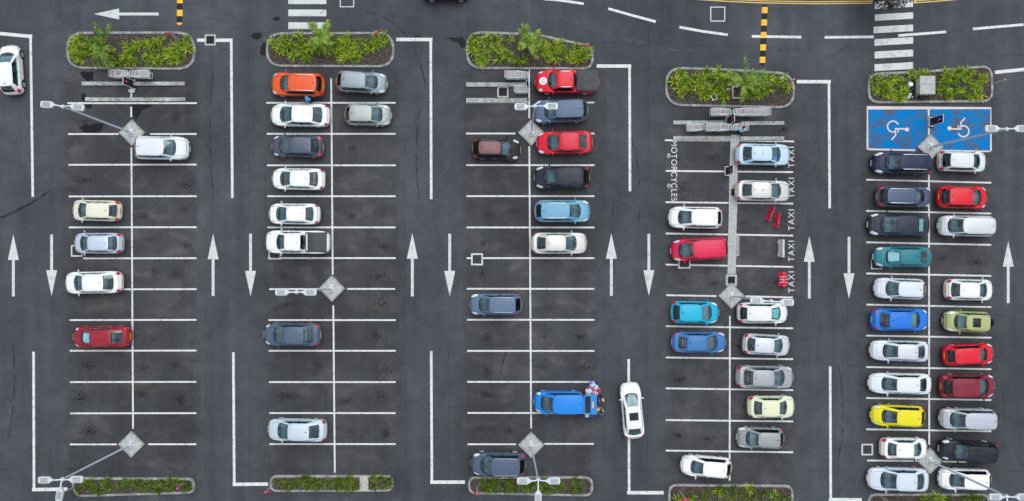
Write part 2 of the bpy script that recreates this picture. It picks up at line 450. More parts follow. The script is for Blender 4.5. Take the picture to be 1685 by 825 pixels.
# painted squares round covers, drains
def cover(px, py, w, t, inner=None, m=None, rz=0, open_side=None):
    mb = MB(); a = w/2
    P = [(px-a,py-a),(px+a,py-a),(px+a,py+a),(px-a,py+a)]
    for i in range(4):
        p, q = P[i], P[(i+1)%4]
        dx, dy = (1 if q[0]>p[0] else -1 if q[0]<p[0] else 0), (1 if q[1]>p[1] else -1 if q[1]<p[1] else 0)
        band(mb, [G(p[0]-dx*t/2, p[1]-dy*t/2), G(q[0]-dx*t/2, q[1]-dy*t/2)], t/S, Z2+0.004)
    struct('cover_outline', mb, m or WZEB)
    if inner:
        mb = MB(); b_ = (w - t)/2*0.97; c = G(px, py)
        mb.box((c.x, c.y, 0.012), (2*b_/S, 2*b_/S, 0.012))
        if inner is GRATE:
            for k in range(-3, 4): mb.box((c.x + k*2*b_/S/7.5, c.y, 0.022), (0.025, 2*b_/S*0.9, 0.008))
        struct('drain_cover', mb, inner)
COVER = mat('asphalt_filled_cover', (0.045,0.046,0.05,1), 0.85, var=0.25, scale=9)
cover(571, 0.5, 22, 1.6, None); cover(1181, 23.5, 23, 1.7, None)
cover(785, 427, 17, 2.6, COVER); cover(1427, 740, 16.5, 2.4, COVER)
cover(346, 66, 15.5, 2.6, GRATE, CONC); cover(827.5, 151.5, 16, 2.4, GRATE, CONC)
cover(126.5, 413, 17, 2.2, COVER); cover(1126, 432, 18, 2.2, COVER); cover(1442.5, 434, 17, 1.6, COVER); cover(452, 417, 18, 2.2, COVER)
cover(1203.5, 461, 15, 3.4, GRATE, CONC)

# dark wet patches and oil spots
WET = mat('wet_asphalt', (0.010, 0.010, 0.012, 1), 0.55, var=0.3, scale=3)
def blotch(pts, seed):
    rnd = random.Random(seed); n = len(pts); out = []
    for i in range(n):
        a, b_ = Vector(pts[i]), Vector(pts[(i+1)%n])
        for k in range(5):
            p = a.lerp(b_, k/5); out.append(G(p.x + rnd.uniform(-1.1,1.1), p.y + rnd.uniform(-1.1,1.1)))
    a = sum(out[i].x*out[(i+1)%len(out)].y-out[(i+1)%len(out)].x*out[i].y for i in range(len(out)))
    if a < 0: out = out[::-1]
    mb = MB(); mb.poly([(p.x,p.y,0.002) for p in out]); struct('wet_patch', mb, WET)
blotch([(131,120),(136,118),(154,118),(154,133),(143,134),(136,128)], 1)
blotch([(217,170),(236,170),(251,172),(247,177),(234,180),(229,190),(223,197),(218,190)], 2)
blotch([(129,211),(139,206),(150,206),(160,202),(171,205),(167,213),(162,219),(138,218)], 3)
blotch([(138,172),(152,172),(151,178),(145,180),(139,176)], 4)
blotch([(411,57),(420,54),(431,55),(430,61),(424,65),(422,69),(417,63)], 5)
blotch([(428,82),(433,70),(439,70),(439,78),(437,88),(435,92),(428,90)], 6)
blotch([(734,63),(745,62),(760,62),(769,68),(768,74),(761,80),(754,72),(744,67)], 7)
blotch([(680,62),(684,58),(690,58),(694,61)], 12)
blotch([(449,30),(456,28),(462,29),(459,34),(452,35)], 8)

def stain_mat():
    m = bpy.data.materials.new('oil_spots'); m.use_nodes = True
    nt = m.node_tree; N = nt.nodes; Lk = nt.links
    b = N['Principled BSDF']; b.inputs['Base Color'].default_value = (0.009,0.009,0.010,1); b.inputs['Roughness'].default_value = 0.7; b.inputs['Specular IOR Level'].default_value = 0.1
    tc = N.new('ShaderNodeTexCoord'); oi = N.new('ShaderNodeObjectInfo')
    ln = N.new('ShaderNodeVectorMath'); ln.operation = 'LENGTH'; Lk.new(tc.outputs['Object'], ln.inputs[0])
    fall = N.new('ShaderNodeMapRange'); fall.inputs[1].default_value = 0.15; fall.inputs[2].default_value = 1.0; fall.inputs[3].default_value = 0.0; fall.inputs[4].default_value = 0.22
    Lk.new(ln.outputs['Value'], fall.inputs[0])
    w = N.new('ShaderNodeMath'); w.operation = 'MULTIPLY'; w.inputs[1].default_value = 60; Lk.new(oi.outputs['Random'], w.inputs[0])
    n = N.new('ShaderNodeTexNoise'); n.noise_dimensions = '4D'; n.inputs['Scale'].default_value = 5.5; n.inputs['Detail'].default_value = 4; n.inputs['Roughness'].default_value = 0.75
    Lk.new(tc.outputs['Object'], n.inputs['Vector']); Lk.new(w.outputs[0], n.inputs['W'])
    sb = N.new('ShaderNodeMath'); sb.operation = 'SUBTRACT'; oo = N.new('ShaderNodeMath'); oo.operation = 'MULTIPLY_ADD'; oo.inputs[1].default_value = 0.16; oo.inputs[2].default_value = -0.10
    vo = N.new('ShaderNodeTexVoronoi'); vo.voronoi_dimensions = '2D'; vo.inputs['Scale'].default_value = 6.0; va = N.new('ShaderNodeVectorMath'); va.operation = 'ADD'; Lk.new(tc.outputs['Object'], va.inputs[0]); Lk.new(w.outputs[0], va.inputs[1]); Lk.new(va.outputs[0], vo.inputs['Vector'])
    sc_ = N.new('ShaderNodeSeparateColor'); Lk.new(vo.outputs['Color'], sc_.inputs[0])
    vr = N.new('ShaderNodeMath'); vr.operation = 'MULTIPLY_ADD'; vr.inputs[1].default_value = 0.62; vr.inputs[2].default_value = -0.08; Lk.new(sc_.outputs[0], vr.inputs[0])
    vl = N.new('ShaderNodeMath'); vl.operation = 'MULTIPLY_ADD'; vl.inputs[1].default_value = -0.36; Lk.new(ln.outputs['Value'], vl.inputs[0]); Lk.new(vr.outputs[0], vl.inputs[2])
    vd = N.new('ShaderNodeMath'); vd.operation = 'SUBTRACT'; Lk.new(vl.outputs[0], vd.inputs[0]); Lk.new(vo.outputs['Distance'], vd.inputs[1])
    vm_ = N.new('ShaderNodeMapRange'); vm_.inputs[1].default_value = -0.10; vm_.inputs[2].default_value = 0.04; vm_.inputs[3].default_value = 0; vm_.inputs[4].default_value = .8; Lk.new(vd.outputs[0], vm_.inputs[0])
    fr2 = N.new('ShaderNodeMath'); fr2.operation = 'FRACT'; Lk.new(w.outputs[0], fr2.inputs[0]); Lk.new(fr2.outputs[0], oo.inputs[0])
    na = N.new('ShaderNodeMath'); na.operation = 'ADD'; Lk.new(n.outputs['Fac'], na.inputs[0]); Lk.new(oo.outputs[0], na.inputs[1])
    Lk.new(na.outputs[0], sb.inputs[0]); Lk.new(fall.outputs[0], sb.inputs[1])
    mr = N.new('ShaderNodeMapRange'); mr.inputs[1].default_value = 0.53; mr.inputs[2].default_value = 0.60; mr.inputs[3].default_value = 0; mr.inputs[4].default_value = 0.85
    Lk.new(sb.outputs[0], mr.inputs[0])
    soft = N.new('ShaderNodeMapRange'); soft.interpolation_type = 'SMOOTHSTEP'; soft.inputs[1].default_value = 0.0; soft.inputs[2].default_value = 0.95; soft.inputs[3].default_value = 0.10; soft.inputs[4].default_value = 0
    Lk.new(ln.outputs['Value'], soft.inputs[0])
    mx = N.new('ShaderNodeMath'); mx.operation = 'MAXIMUM'; m0 = N.new('ShaderNodeMath'); m0.operation = 'MAXIMUM'; Lk.new(mr.outputs[0], m0.inputs[0]); Lk.new(vm_.outputs[0], m0.inputs[1])
    Lk.new(m0.outputs[0], mx.inputs[0]); Lk.new(soft.outputs[0], mx.inputs[1])
    tr = N.new('ShaderNodeBsdfTransparent'); ms = N.new('ShaderNodeMixShader')
    Lk.new(mx.outputs[0], ms.inputs[0]); Lk.new(tr.outputs[0], ms.inputs[1]); Lk.new(b.outputs[0], ms.inputs[2])
    Lk.new(ms.outputs[0], N['Material Output'].inputs[0])
    return m
STAIN = stain_mat()
mb = MB(); mb.poly([(math.cos(2*PI*i/24), math.sin(2*PI*i/24), 0) for i in range(24)])
stain_me = mb.mesh('oil_stain', STAIN)
def stain(px, py, sx=0.8, sy=0.55):
    o = link('oil_stain', stain_me); p = G(px, py); o.location = (p.x, p.y, 0.0015 + random.random()*0.0012)
    o.scale = (sx, sy, 1); o.rotation_euler = (0,0,random.uniform(-0.3,0.3)); o['kind'] = 'structure'
for ci, (x0, xc, x1) in enumerate(((113,217,323),(442,548,651),(768,872,978),(1096,1202,1305),(1427,1529,1631))):
    for k in range(11):
        yc = 195 + k*51.2 + (0 if ci < 3 else (14 if ci == 3 else 26))
        if yc > 760: continue
        for (xa, s_, pr) in ((x0+27, 1, .75), (x0+75, .7, .4), (xc+25, .7, .45), (x1-25, 1, .85)):
            if random.random() < pr:
                stain(xa + random.uniform(-10,10), yc + random.uniform(-7,7), s_*random.uniform(.5,1.25), s_*random.uniform(.35,.8))

def mark_mat(name, c, a, sc):
    m = bpy.data.materials.new(name); m.use_nodes = True
    nt = m.node_tree; N = nt.nodes; Lk = nt.links
    b = N['Principled BSDF']; b.inputs['Base Color'].default_value = c; b.inputs['Roughness'].default_value = .85; b.inputs['Specular IOR Level'].default_value = .1
    tc = N.new('ShaderNodeTexCoord'); n = N.new('ShaderNodeTexNoise'); n.inputs['Scale'].default_value = sc; n.inputs['Detail'].default_value = 6
    Lk.new(tc.outputs['Object'], n.inputs['Vector'])
    mr = N.new('ShaderNodeMapRange'); mr.inputs[1].default_value = .38; mr.inputs[2].default_value = .62; mr.inputs[3].default_value = 0; mr.inputs[4].default_value = a
    Lk.new(n.outputs['Fac'], mr.inputs[0]); tr = N.new('ShaderNodeBsdfTransparent'); ms = N.new('ShaderNodeMixShader')
    Lk.new(mr.outputs[0], ms.inputs[0]); Lk.new(tr.outputs[0], ms.inputs[1]); Lk.new(b.outputs[0], ms.inputs[2]); Lk.new(ms.outputs[0], N['Material Output'].inputs[0])
    return m
SKID = mark_mat('tyre_rubber_mark', (0.012,0.012,0.013,1), .42, 1.2)
SEAM = mark_mat('paving_seam', (0.016,0.016,0.018,1), .30, .8)
PALE = mark_mat('pale_scuff', (0.13,0.13,0.13,1), .5, 1.5)
def curve3(p, q, r, n=14):
    p, q, r = Vector(p), Vector(q), Vector(r)
    return [tuple(p*(1-u)**2+q*2*u*(1-u)+r*u*u) for u in [i/n for i in range(n+1)]]
for k_, (p, q, r, w_, m_) in enumerate((((-5,361),(40,345),(85,312),4.5,SKID),((391,378),(394,395),(391,409),1.6,SKID),((835,578),(826,592),(824,614),3,SKID),
    ((1369,92),(1384,84),(1402,71),1.3,SKID),((1279,82),(1286,84),(1293,83),3.5,SKID),((350,120),(340,220),(352,330),2.2,SKID),
    ((600,20),(680,30),(700,140),2.5,SKID),((1040,230),(1060,300),(1050,380),2.2,SKID),((1010,330),(1004,380),(1012,450),2.0,SKID),((1380,600),(1395,690),(1378,760),2.2,SKID),
    ((1380,770),(1390,783),(1404,791),1.4,SKID),((340,30),(348,31),(356,34),2.0,SKID),((20,560),(30,640),(14,720),2.4,SKID),((690,180),(680,250),(690,330),2.2,SKID),
    ((1030,65),(1100,90),(1160,80),3,PALE),((360,560),(352,640),(362,720),2.6,PALE),((690,560),(698,640),(688,740),2.4,PALE),((420,200),(410,280),(418,350),2.2,PALE),
    ((1340,200),(1348,280),(1338,370),2.4,PALE),((30,180),(24,250),(34,330),2.4,PALE),((1640,560),(1652,640),(1644,720),2.4,PALE),((900,20),(1000,60),(1120,84),3,PALE),((1240,85),(1380,98),(1480,90),3.5,PALE))):
    mb = MB(); band(mb, [G(*v) for v in curve3(p,q,r)], w_/S, .0030+.0002*(k_%3)); struct('tyre_mark', mb, m_)
for pts in ([(84,-60),(85,900)],[(409,-20),(411,900)],[(737,90),(738,900)],[(1067,-40),(1065,900)],[(1395,110),(1396,900)],[(340,120),(338,900)],[(666,120),(668,900)],[(994,130),(996,900)],[(-40,772),(1700,776)],[(-60,48),(480,46),(1000,70),(1700,92)],[(1322,180),(1324,900)],[(1648,180),(1650,900)]):
    line('paving_seam', pts, .9, SEAM, .0008)

# ------------------------------------------------------------------ planting islands
def rounded(corners, r, seg=8):
    n = len(corners); out = []
    for i in range(n):
        p0, p1, p2 = Vector(corners[i-1]), Vector(corners[i]), Vector(corners[(i+1)%n])
        d0 = (p0-p1).normalized(); d2 = (p2-p1).normalized()
        ang = d0.angle(d2); rr = min(r, (p0-p1).length*0.49, (p2-p1).length*0.49)
        if ang > R(160):
            out.append(p1); continue
        t = rr
        a, b_ = p1+d0*t, p1+d2*t
        for k in range(seg+1):
            u = k/seg
            out.append(a*(1-u)**2 + p1*2*u*(1-u)*0.98 + p1*0.02*2*u*(1-u) + b_*u*u)
    return out
def resample(poly, step):
    pts = poly + [poly[0]]; L_ = [0]
    for i in range(len(pts)-1): L_.append(L_[-1] + (pts[i+1]-pts[i]).length)
    n = int(L_[-1]/step)//4*4; out = []; j = 0
    for k in range(n):
        t = L_[-1]*k/n
        while L_[j+1] < t: j += 1
        u = (t-L_[j])/max(1e-9, L_[j+1]-L_[j]); out.append(pts[j].lerp(pts[j+1], u))
    return out
def island_rand_mat(name, ca, cb, rough=0.9, noise_k=0.25, scale=7):
    m, nt, b = new_mat(name); N = nt.nodes; Lk = nt.links
    ge = N.new('ShaderNodeNewGeometry'); tc = N.new('ShaderNodeTexCoord')
    mx = N.new('ShaderNodeMix'); mx.data_type = 'RGBA'; mx.inputs[6].default_value = ca; mx.inputs[7].default_value = cb
    Lk.new(ge.outputs['Random Per Island'], mx.inputs[0])
    no = N.new('ShaderNodeTexNoise'); no.inputs['Scale'].default_value = scale; no.inputs['Detail'].default_value = 5; Lk.new(tc.outputs['Object'], no.inputs['Vector'])
    mr = N.new('ShaderNodeMapRange'); mr.inputs[1].default_value=.3; mr.inputs[2].default_value=.7; mr.inputs[3].default_value = 1-noise_k; mr.inputs[4].default_value = 1+noise_k
    Lk.new(no.outputs['Fac'], mr.inputs[0])
    hs = N.new('ShaderNodeHueSaturation'); Lk.new(mx.outputs[2], hs.inputs['Color']); Lk.new(mr.outputs[0], hs.inputs['Value'])
    Lk.new(hs.outputs[0], b.inputs['Base Color']); b.inputs['Roughness'].default_value = rough
    return m
KERB = island_rand_mat('kerb_stone', (0.19,0.20,0.205,1), (0.34,0.35,0.345,1), 0.9, 0.3)
CHIP = island_rand_mat('bark_chips', (0.022,0.016,0.013,1), (0.20,0.175,0.155,1), 0.95, 0.3)
def leaf_mat(name, stops, back=0.5, rough=0.45, trans=0.15):
    m, nt, b = new_mat(name); N = nt.nodes; Lk = nt.links
    ge = N.new('ShaderNodeNewGeometry'); oi = N.new('ShaderNodeObjectInfo')
    ad = N.new('ShaderNodeMath'); ad.operation = 'MULTIPLY_ADD'; ad.inputs[1].default_value = 0.75
    ml = N.new('ShaderNodeMath'); ml.operation = 'MULTIPLY'; ml.inputs[1].default_value = 0.25; Lk.new(oi.outputs['Random'], ml.inputs[0])
    Lk.new(ge.outputs['Random Per Island'], ad.inputs[0]); Lk.new(ml.outputs[0], ad.inputs[2])
    cr = N.new('ShaderNodeValToRGB'); e = cr.color_ramp.elements
    e[0].position, e[0].color = stops[0]; e[1].position, e[1].color = stops[-1]
    for p, c in stops[1:-1]:
        k = e.new(p); k.color = c
    Lk.new(ad.outputs[0], cr.inputs[0]); Lk.new(cr.outputs[0], b.inputs['Base Color'])
    b.inputs['Roughness'].default_value = rough; b.inputs['Specular IOR Level'].default_value = 0.25
    tl = N.new('ShaderNodeBsdfTranslucent'); Lk.new(cr.outputs[0], tl.inputs[0])
    ms = N.new('ShaderNodeMixShader'); ms.inputs[0].default_value = trans
    Lk.new(b.outputs[0], ms.inputs[1]); Lk.new(tl.outputs[0], ms.inputs[2]); Lk.new(ms.outputs[0], N['Material Output'].inputs[0])
    return m
STRAP = leaf_mat('strap_leaf', [(0,(0.012,0.035,0.006,1)),(0.28,(0.06,0.13,0.010,1)),(0.6,(0.26,0.40,0.014,1)),(1,(0.62,0.68,0.07,1))])
STRAPD = leaf_mat('strap_leaf_dark', [(0,(0.012,0.028,0.008,1)),(0.5,(0.07,0.12,0.012,1)),(0.85,(0.20,0.27,0.03,1)),(1,(0.26,0.22,0.12,1))])
STRAPG = leaf_mat('ground_cover_leaf', [(0,(0.012,0.03,0.008,1)),(0.5,(0.07,0.13,0.012,1)),(0.85,(0.24,0.32,0.03,1)),(1,(0.30,0.27,0.13,1))])
PALMM = leaf_mat('palm_leaf', [(0,(0.02,0.06,0.008,1)),(0.45,(0.09,0.19,0.014,1)),(1,(0.50,0.62,0.09,1))])
PALMD = leaf_mat('palm_leaf_dark', [(0,(0.01,0.035,0.008,1)),(0.45,(0.05,0.13,0.012,1)),(1,(0.38,0.52,0.07,1))])
TREEM = leaf_mat('dark_tree_leaf', [(0,(0.004,0.006,0.004,1)),(0.6,(0.012,0.018,0.010,1)),(1,(0.05,0.05,0.045,1))])
def mulch_mat():
    m, nt, b = new_mat('mulch'); N = nt.nodes; Lk = nt.links
    tc = N.new('ShaderNodeTexCoord')
    vo = N.new('ShaderNodeTexVoronoi'); vo.inputs['Scale'].default_value = 16; Lk.new(tc.outputs['Object'], vo.inputs['Vector'])
    sep = N.new('ShaderNodeSeparateColor'); Lk.new(vo.outputs['Color'], sep.inputs[0])
    cr = N.new('ShaderNodeValToRGB'); e = cr.color_ramp.elements
    e[0].color = (0.018,0.013,0.011,1); e[1].color = (0.15,0.13,0.115,1)
    k = e.new(0.6); k.color = (0.055,0.042,0.036,1)
    Lk.new(sep.outputs[0], cr.inputs[0])
    no = N.new('ShaderNodeTexNoise'); no.inputs['Scale'].default_value = 0.9; no.inputs['Detail'].default_value = 4; Lk.new(tc.outputs['Object'], no.inputs['Vector'])
    mx = N.new('ShaderNodeMix'); mx.data_type='RGBA'; mx.blend_type='MULTIPLY'; mx.inputs[0].default_value = 1
    c2 = N.new('ShaderNodeValToRGB'); c2.color_ramp.elements[0].position=.35; c2.color_ramp.elements[1].position=.65
    c2.color_ramp.elements[0].color=(1.1,0.75,0.6,1); c2.color_ramp.elements[1].color=(1.1,1.1,1.15,1)
    Lk.new(no.outputs['Fac'], c2.inputs[0]); Lk.new(cr.outputs[0], mx.inputs[6]); Lk.new(c2.outputs[0], mx.inputs[7])
    Lk.new(mx.outputs[2], b.inputs['Base Color']); b.inputs['Roughness'].default_value = 0.95
    bp = N.new('ShaderNodeBump'); bp.inputs['Strength'].default_value = 0.8; bp.inputs['Distance'].default_value = 0.04
    Lk.new(vo.outputs['Distance'], bp.inputs['Height']); Lk.new(bp.outputs[0], b.inputs['Normal'])
    return m
MULCH = mulch_mat()

def strap_clump(seed, n=46, L0=0.70, w=0.050, m=STRAP, lean=0.0):
    rnd = random.Random(seed); mb = MB()
    for i in range(n):
        az = rnd.uniform(0, 2*PI); l = L0*rnd.uniform(.6, 1.15); el = R(rnd.uniform(28, 78))
        ww = w*rnd.uniform(.7, 1.2); droop = rnd.uniform(.9, 2.0)
        p = Vector((rnd.uniform(-.09,.09), rnd.uniform(-.09,.09), 0.0)); d = Vector((math.cos(az)*math.cos(el), math.sin(az)*math.cos(el)+lean, math.sin(el))).normalized()
        A, B = [], []
        for k in range(6):
            side = d.cross(Vector((0,0,1))); side = side.normalized() if side.length > 1e-4 else Vector((1,0,0))
            wk = ww*(1-0.0*k)*(0.7 if k == 0 else 1.0 if k < 3 else 0.8 if k == 3 else 0.5 if k == 4 else 0.08)/2
            A.append(tuple(p+side*wk)); B.append(tuple(p-side*wk))
            p = p + d*l/5; d = (d + Vector((0,0,-droop/5))).normalized()
        mb.grid([A, B])
    return mb.mesh('strap_clump', m, True, 180)
CL = [strap_clump(i) for i in range(5)]
CLD = [strap_clump(20+i, 34, 0.62, 0.05, STRAPD) for i in range(4)]

def inside(p, poly):
    c = False; n = len(poly)
    for i in range(n):
        a, b_ = poly[i], poly[(i+1)%n]
        if (a[1] > p[1]) != (b_[1] > p[1]) and p[0] < (b_[0]-a[0])*(p[1]-a[1])/(b_[1]-a[1]+1e-12)+a[0]: c = not c
    return c
def make_island(corners, r, kw=0.19):
    poly = [Vector((*G(p.x, p.y).xy,)) for p in rounded(corners, r)]
    area = sum(poly[i].x*poly[(i+1)%len(poly)].y-poly[(i+1)%len(poly)].x*poly[i].y for i in range(len(poly)))
    if area < 0: poly = poly[::-1]
    pts = resample(poly, 0.085); n = len(pts)
    def nrm(i):
        d = (pts[(i+1)%n]-pts[i-1]).normalized(); return Vector((-d.y, d.x))
    mb = MB(); st = 4
    for i in range(0, n - n % st, st):
        O_, I_ = [], []
        for k in range(st+1):
            j = (i+k) % n; f = 0.06 if k == 0 else -0.06 if k == st else 0
            p = pts[j].lerp(pts[(j+1) % n] if f > 0 else pts[j-1], abs(f)*1.5)
            nn = nrm(j); O_.append(p); I_.append(p + nn*kw)
        h = 0.13 + random.uniform(-.006,.006)
        rows = [[(p.x,p.y,0) for p in O_], [(p.x,p.y,h-.03) for p in O_], [(p.lerp(q,.15).x,p.lerp(q,.15).y,h) for p,q in zip(O_,I_)], [(q.x,q.y,h) for q in I_], [(q.x,q.y,0) for q in I_]]
        mb.grid(rows, flip=True)
        for e in (0, -1):
            mb.poly([rw[e] for rw in rows])
    struct('island_kerb', mb, KERB)
    inner = [pts[i] + nrm(i)*(kw+0.004) for i in range(n)]
    mb = MB(); mb.poly([(p.x,p.y,0.09) for p in inner]); struct('mulch_bed', mb, MULCH)
    gut = [pts[i] - nrm(i)*0.12 for i in range(n)]
    return [(p.x,p.y) for p in inner], [(p.x, p.y) for p in pts]
def bounds(poly):
    return min(p[0] for p in poly), max(p[0] for p in poly), min(p[1] for p in poly), max(p[1] for p in poly)
def chips(poly, dens, seed, pale=1.0):
    rnd = random.Random(seed); x0,x1,y0,y1 = bounds(poly); mb = MB()
    for _ in range(int(dens*(x1-x0)*(y1-y0))):
        p = (rnd.uniform(x0,x1), rnd.uniform(y0,y1))
        if not inside(p, poly): continue
        a = rnd.uniform(0, PI); l = rnd.uniform(.02,.09); w = rnd.uniform(.005,.015); z = 0.095 + rnd.uniform(0,.05)
        dx, dy = math.cos(a), math.sin(a); t = rnd.uniform(-.03,.03)
        mb.quad((p[0]-dx*l+dy*w, p[1]-dy*l-dx*w, z), (p[0]+dx*l+dy*w, p[1]+dy*l-dx*w, z+t), (p[0]+dx*l-dy*w, p[1]+dy*l+dx*w, z+t+.01), (p[0]-dx*l-dy*w, p[1]-dy*l+dx*w, z+.01))
    o = mb.build('mulch_chips', CHIP); tag(o, 'loose bark chips and dry leaf litter in the planting island', 'mulch', None, 'stuff')
def plant_patch(poly, spots, clumps, label, group, scale=(.75, 1.15), name='strap_leaf_plant'):
    for (px, py) in spots:
        p = G(px, py, 0.3)
        if not inside((p.x, p.y), poly): continue
        me = random.choice(clumps); o = link(name, me)
        o.location = (p.x, p.y, 0.09); o.rotation_euler = (random.uniform(-.12,.12), random.uniform(-.12,.12), random.uniform(0,6.28)); s = random.uniform(*scale); o.scale = (s,s,s*random.uniform(.8,1.1))
        tag(o, label, 'plant', group)
def scatter(regions, dmin, seed):
    rnd = random.Random(seed); out = []
    for (x0,y0,x1,y1,n) in regions:
        k = t = 0
        while k < n and t < 4000:
            t += 1; p = (rnd.uniform(x0,x1), rnd.uniform(y0,y1))
            if all((p[0]-q[0])**2+(p[1]-q[1])**2 > dmin**2 for q in out): out.append(p); k += 1
    return out
ISL = [
 dict(c=[(110,53),(322,52.5),(323,116),(110,114)], r=31, reg=[(118,62,175,100,16),(175,80,225,106,10),(235,62,316,106,24),(205,68,238,82,3)],
      lab='leafy green strap plant in the top-left planting island behind the trolley bay', grp='strap plants in the top-left island', n=1),
 dict(c=[(438,54),(649,53),(650,112),(438,111)], r=30, reg=[(446,58,640,84,38),(480,80,600,98,12)],
      lab='leafy green strap plant in the island above the orange and silver cars', grp='strap plants in the island above the orange car', n=2),
 dict(c=[(767,51.5),(880,55),(977,76),(977,115.5),(767,114.5)], r=27, reg=[(774,60,810,106,15),(815,62,842,98,7),(880,66,935,86,11),(890,84,915,100,3),(935,72,970,102,11),(838,100,884,106,2)],
      lab='leafy green strap plant in the tapering island above the red utility pickup', grp='strap plants in the tapering island', n=3),
 dict(c=[(1094,110),(1200,113.5),(1307,120),(1308,179.5),(1094,175)], r=30, reg=[(1106,118,1200,160,34),(1230,128,1275,158,13),(1275,128,1300,146,4)],
      lab='leafy green strap plant in the island above the long trolley row', grp='strap plants in the island above the long trolley row', n=4),
 dict(c=[(1427,121),(1530,116),(1632,107),(1634,169),(1427,171)], r=20, reg=[(1433,126,1490,162,20),(1492,120,1530,128,6),(1540,116,1625,162,24)],
      lab='leafy green strap plant in the island above the blue accessible bays', grp='strap plants in the island above the accessible bays', n=5),
 dict(c=[(116,785),(321,786),(322,812),(124,818)], r=15, reg=[(125,791,312,808,34)], dark=1,
      lab='low dark green strap plant in the bottom-left planting island', grp='strap plants in the bottom-left island', n=6),
 dict(c=[(444,781.5),(648,781.5),(648,809),(444,809.5)], r=14, reg=[(452,787,590,804,26),(612,787,640,804,5)], dark=1,
      lab='low green strap plant in the narrow island with the concrete slab', grp='strap plants in the island with the concrete slab', n=7),
 dict(c=[(770,783.5),(976,783.5),(976,817),(770,813)], r=15, reg=[(784,790,905,808,22),(915,788,962,808,8)], dark=1,
      lab='low green strap plant in the narrow island under the three-headed lamp', grp='strap plants in the island under the three-headed lamp', n=8),
 dict(c=[(1099,796),(1305,797.5),(1305,840),(1099,840)], r=15, reg=[(1108,803,1296,824,20)], dark=1,
      lab='green strap plant in the bottom island below the crooked white hatchback', grp='strap plants in the island below the crooked white hatchback', n=9),
 dict(c=[(1427,811.5),(1628,812),(1628,850),(1427,850)], r=14, reg=[(1450,817,1622,834,16)], dark=1,
      lab='green strap plant in the bottom-right island beside the last parked cars', grp='strap plants in the bottom-right island', n=10),
]
cover_spots = []
for I in ISL:
    inner, outer = make_island(I['c'], I['r'])
    chips(inner, 190 if not I.get('dark') else 230, I['n'])
    if I['n'] in (6, 7, 8):
        cover_spots += [q for q in scatter(I['reg'], 4.2, 100+I['n']) if inside(tuple(G(q[0], q[1], .3).xy), inner)]; continue
    plant_patch(inner, scatter(I['reg'], 4.6, 100+I['n']), CLD+CL[:2] if I.get('dark') else CL, I['lab'], I['grp'])
mb = MB()
for (px, py) in cover_spots:
    me_ = random.choice(CLD + CL[:2]); p = G(px, py, .3); s_ = random.uniform(.7, 1.1); a_ = random.uniform(0, 6.28); n0 = len(mb.v); ca, sa = math.cos(a_)*s_, math.sin(a_)*s_
    for v in me_.vertices: mb.v.append((p.x+v.co.x*ca-v.co.y*sa, p.y+v.co.x*sa+v.co.y*ca, .09+v.co.z*s_))
    for f in me_.polygons: mb.f.append(tuple(n0+i for i in f.vertices)); mb.m.append(0)
tag(mb.build('ground_cover', STRAPG, None, True, 180), 'low dense green ground cover filling the three narrow islands at the bottom left and middle', 'ground cover', None, 'stuff')
# concrete slab in a narrow island, square timber edge and cover in another
mb = MB(); p = G(599.5, 795.5); mb.box((p.x,p.y,.10), (.72,1.2,.12), bev=.03); tag(mb.build('concrete_slab', mat('pale_stone', (0.42,0.41,0.36,1), .9, var=.2, scale=5)), 'pale concrete slab set across the narrow planting island', 'slab')

# ------------------------------------------------------------------ palms
def frond(mb, base, az, el, L0, leaf, rnd, droop=1.1, mi=0, n=40):
    p = Vector(base); d = Vector((math.cos(az)*math.cos(el), math.sin(az)*math.cos(el), math.sin(el)))
    spine = [p.copy()]; dirs = [d.copy()]
    for k in range(n):
        p = p + d*L0/n; d = (d + Vector((0,0,-droop/n))).normalized(); spine.append(p.copy()); dirs.append(d.copy())
    mb.tube([tuple(q) for q in spine[::4]], [0.025*(1-.8*i/len(spine[::4])) for i in range(len(spine[::4]))], 4, mi)
    for k in range(3, n+1):
        u = k/n; q = spine[k]; dd = dirs[k]
        sd = dd.cross(Vector((0,0,1))).normalized()
        l = leaf*math.sin(PI*min(1,.16+.86*u))**.6 * rnd.uniform(.85,1.1)
        for s in (-1, 1):
            v = (sd*s*0.9 + dd*(.55+.5*u) + Vector((0,0,.25-.35*rnd.random()))).normalized()
            a = q; b_ = q + v*l*.55; c = q + v*l + Vector((0,0,-.12*l))
            w = dd*0.019
            mb.grid([[tuple(a-w), tuple(b_-w*.9), tuple(c)], [tuple(a+w), tuple(b_+w*.9), tuple(c+w*.1)]], mi)
def palm(px, py, hgt, azs, L0, label, m, seed):
    rnd = random.Random(seed); base = G(px, py)
    t = thing('palm_tree', (base.x, base.y, 0.09), 0, label, 'palm')
    tr = MB(); tr.tube([(0,0,0),(0.02,0,hgt*.4),(0,.02,hgt*.8),(0,0,hgt)], [.13,.10,.09,.07], 8)
    tr.build('trunk', mat('palm_trunk', (0.16,0.14,0.11,1), .9, var=.3), t, True)
    for (a, e, k) in azs:
        mb = MB(); frond(mb, (0,0,hgt), R(a+rnd.uniform(-6,6)), R(e), L0*k, .38, rnd, droop=rnd.uniform(.8,1.3)); mb.build('frond', m, t)
palm(188, 88, 1.9, [(104,35,1.3),(92,42,1.05),(64,28,1.3),(50,34,1.15),(78,50,.9),(150,25,.7),(238,15,1.25),(252,18,1.05),(278,15,1.0),(305,18,1.2),(350,22,.7),(190,24,.6)], 1.75, 'dark feathery palm leaning over the kerb of the top-left island', PALMD, 1)
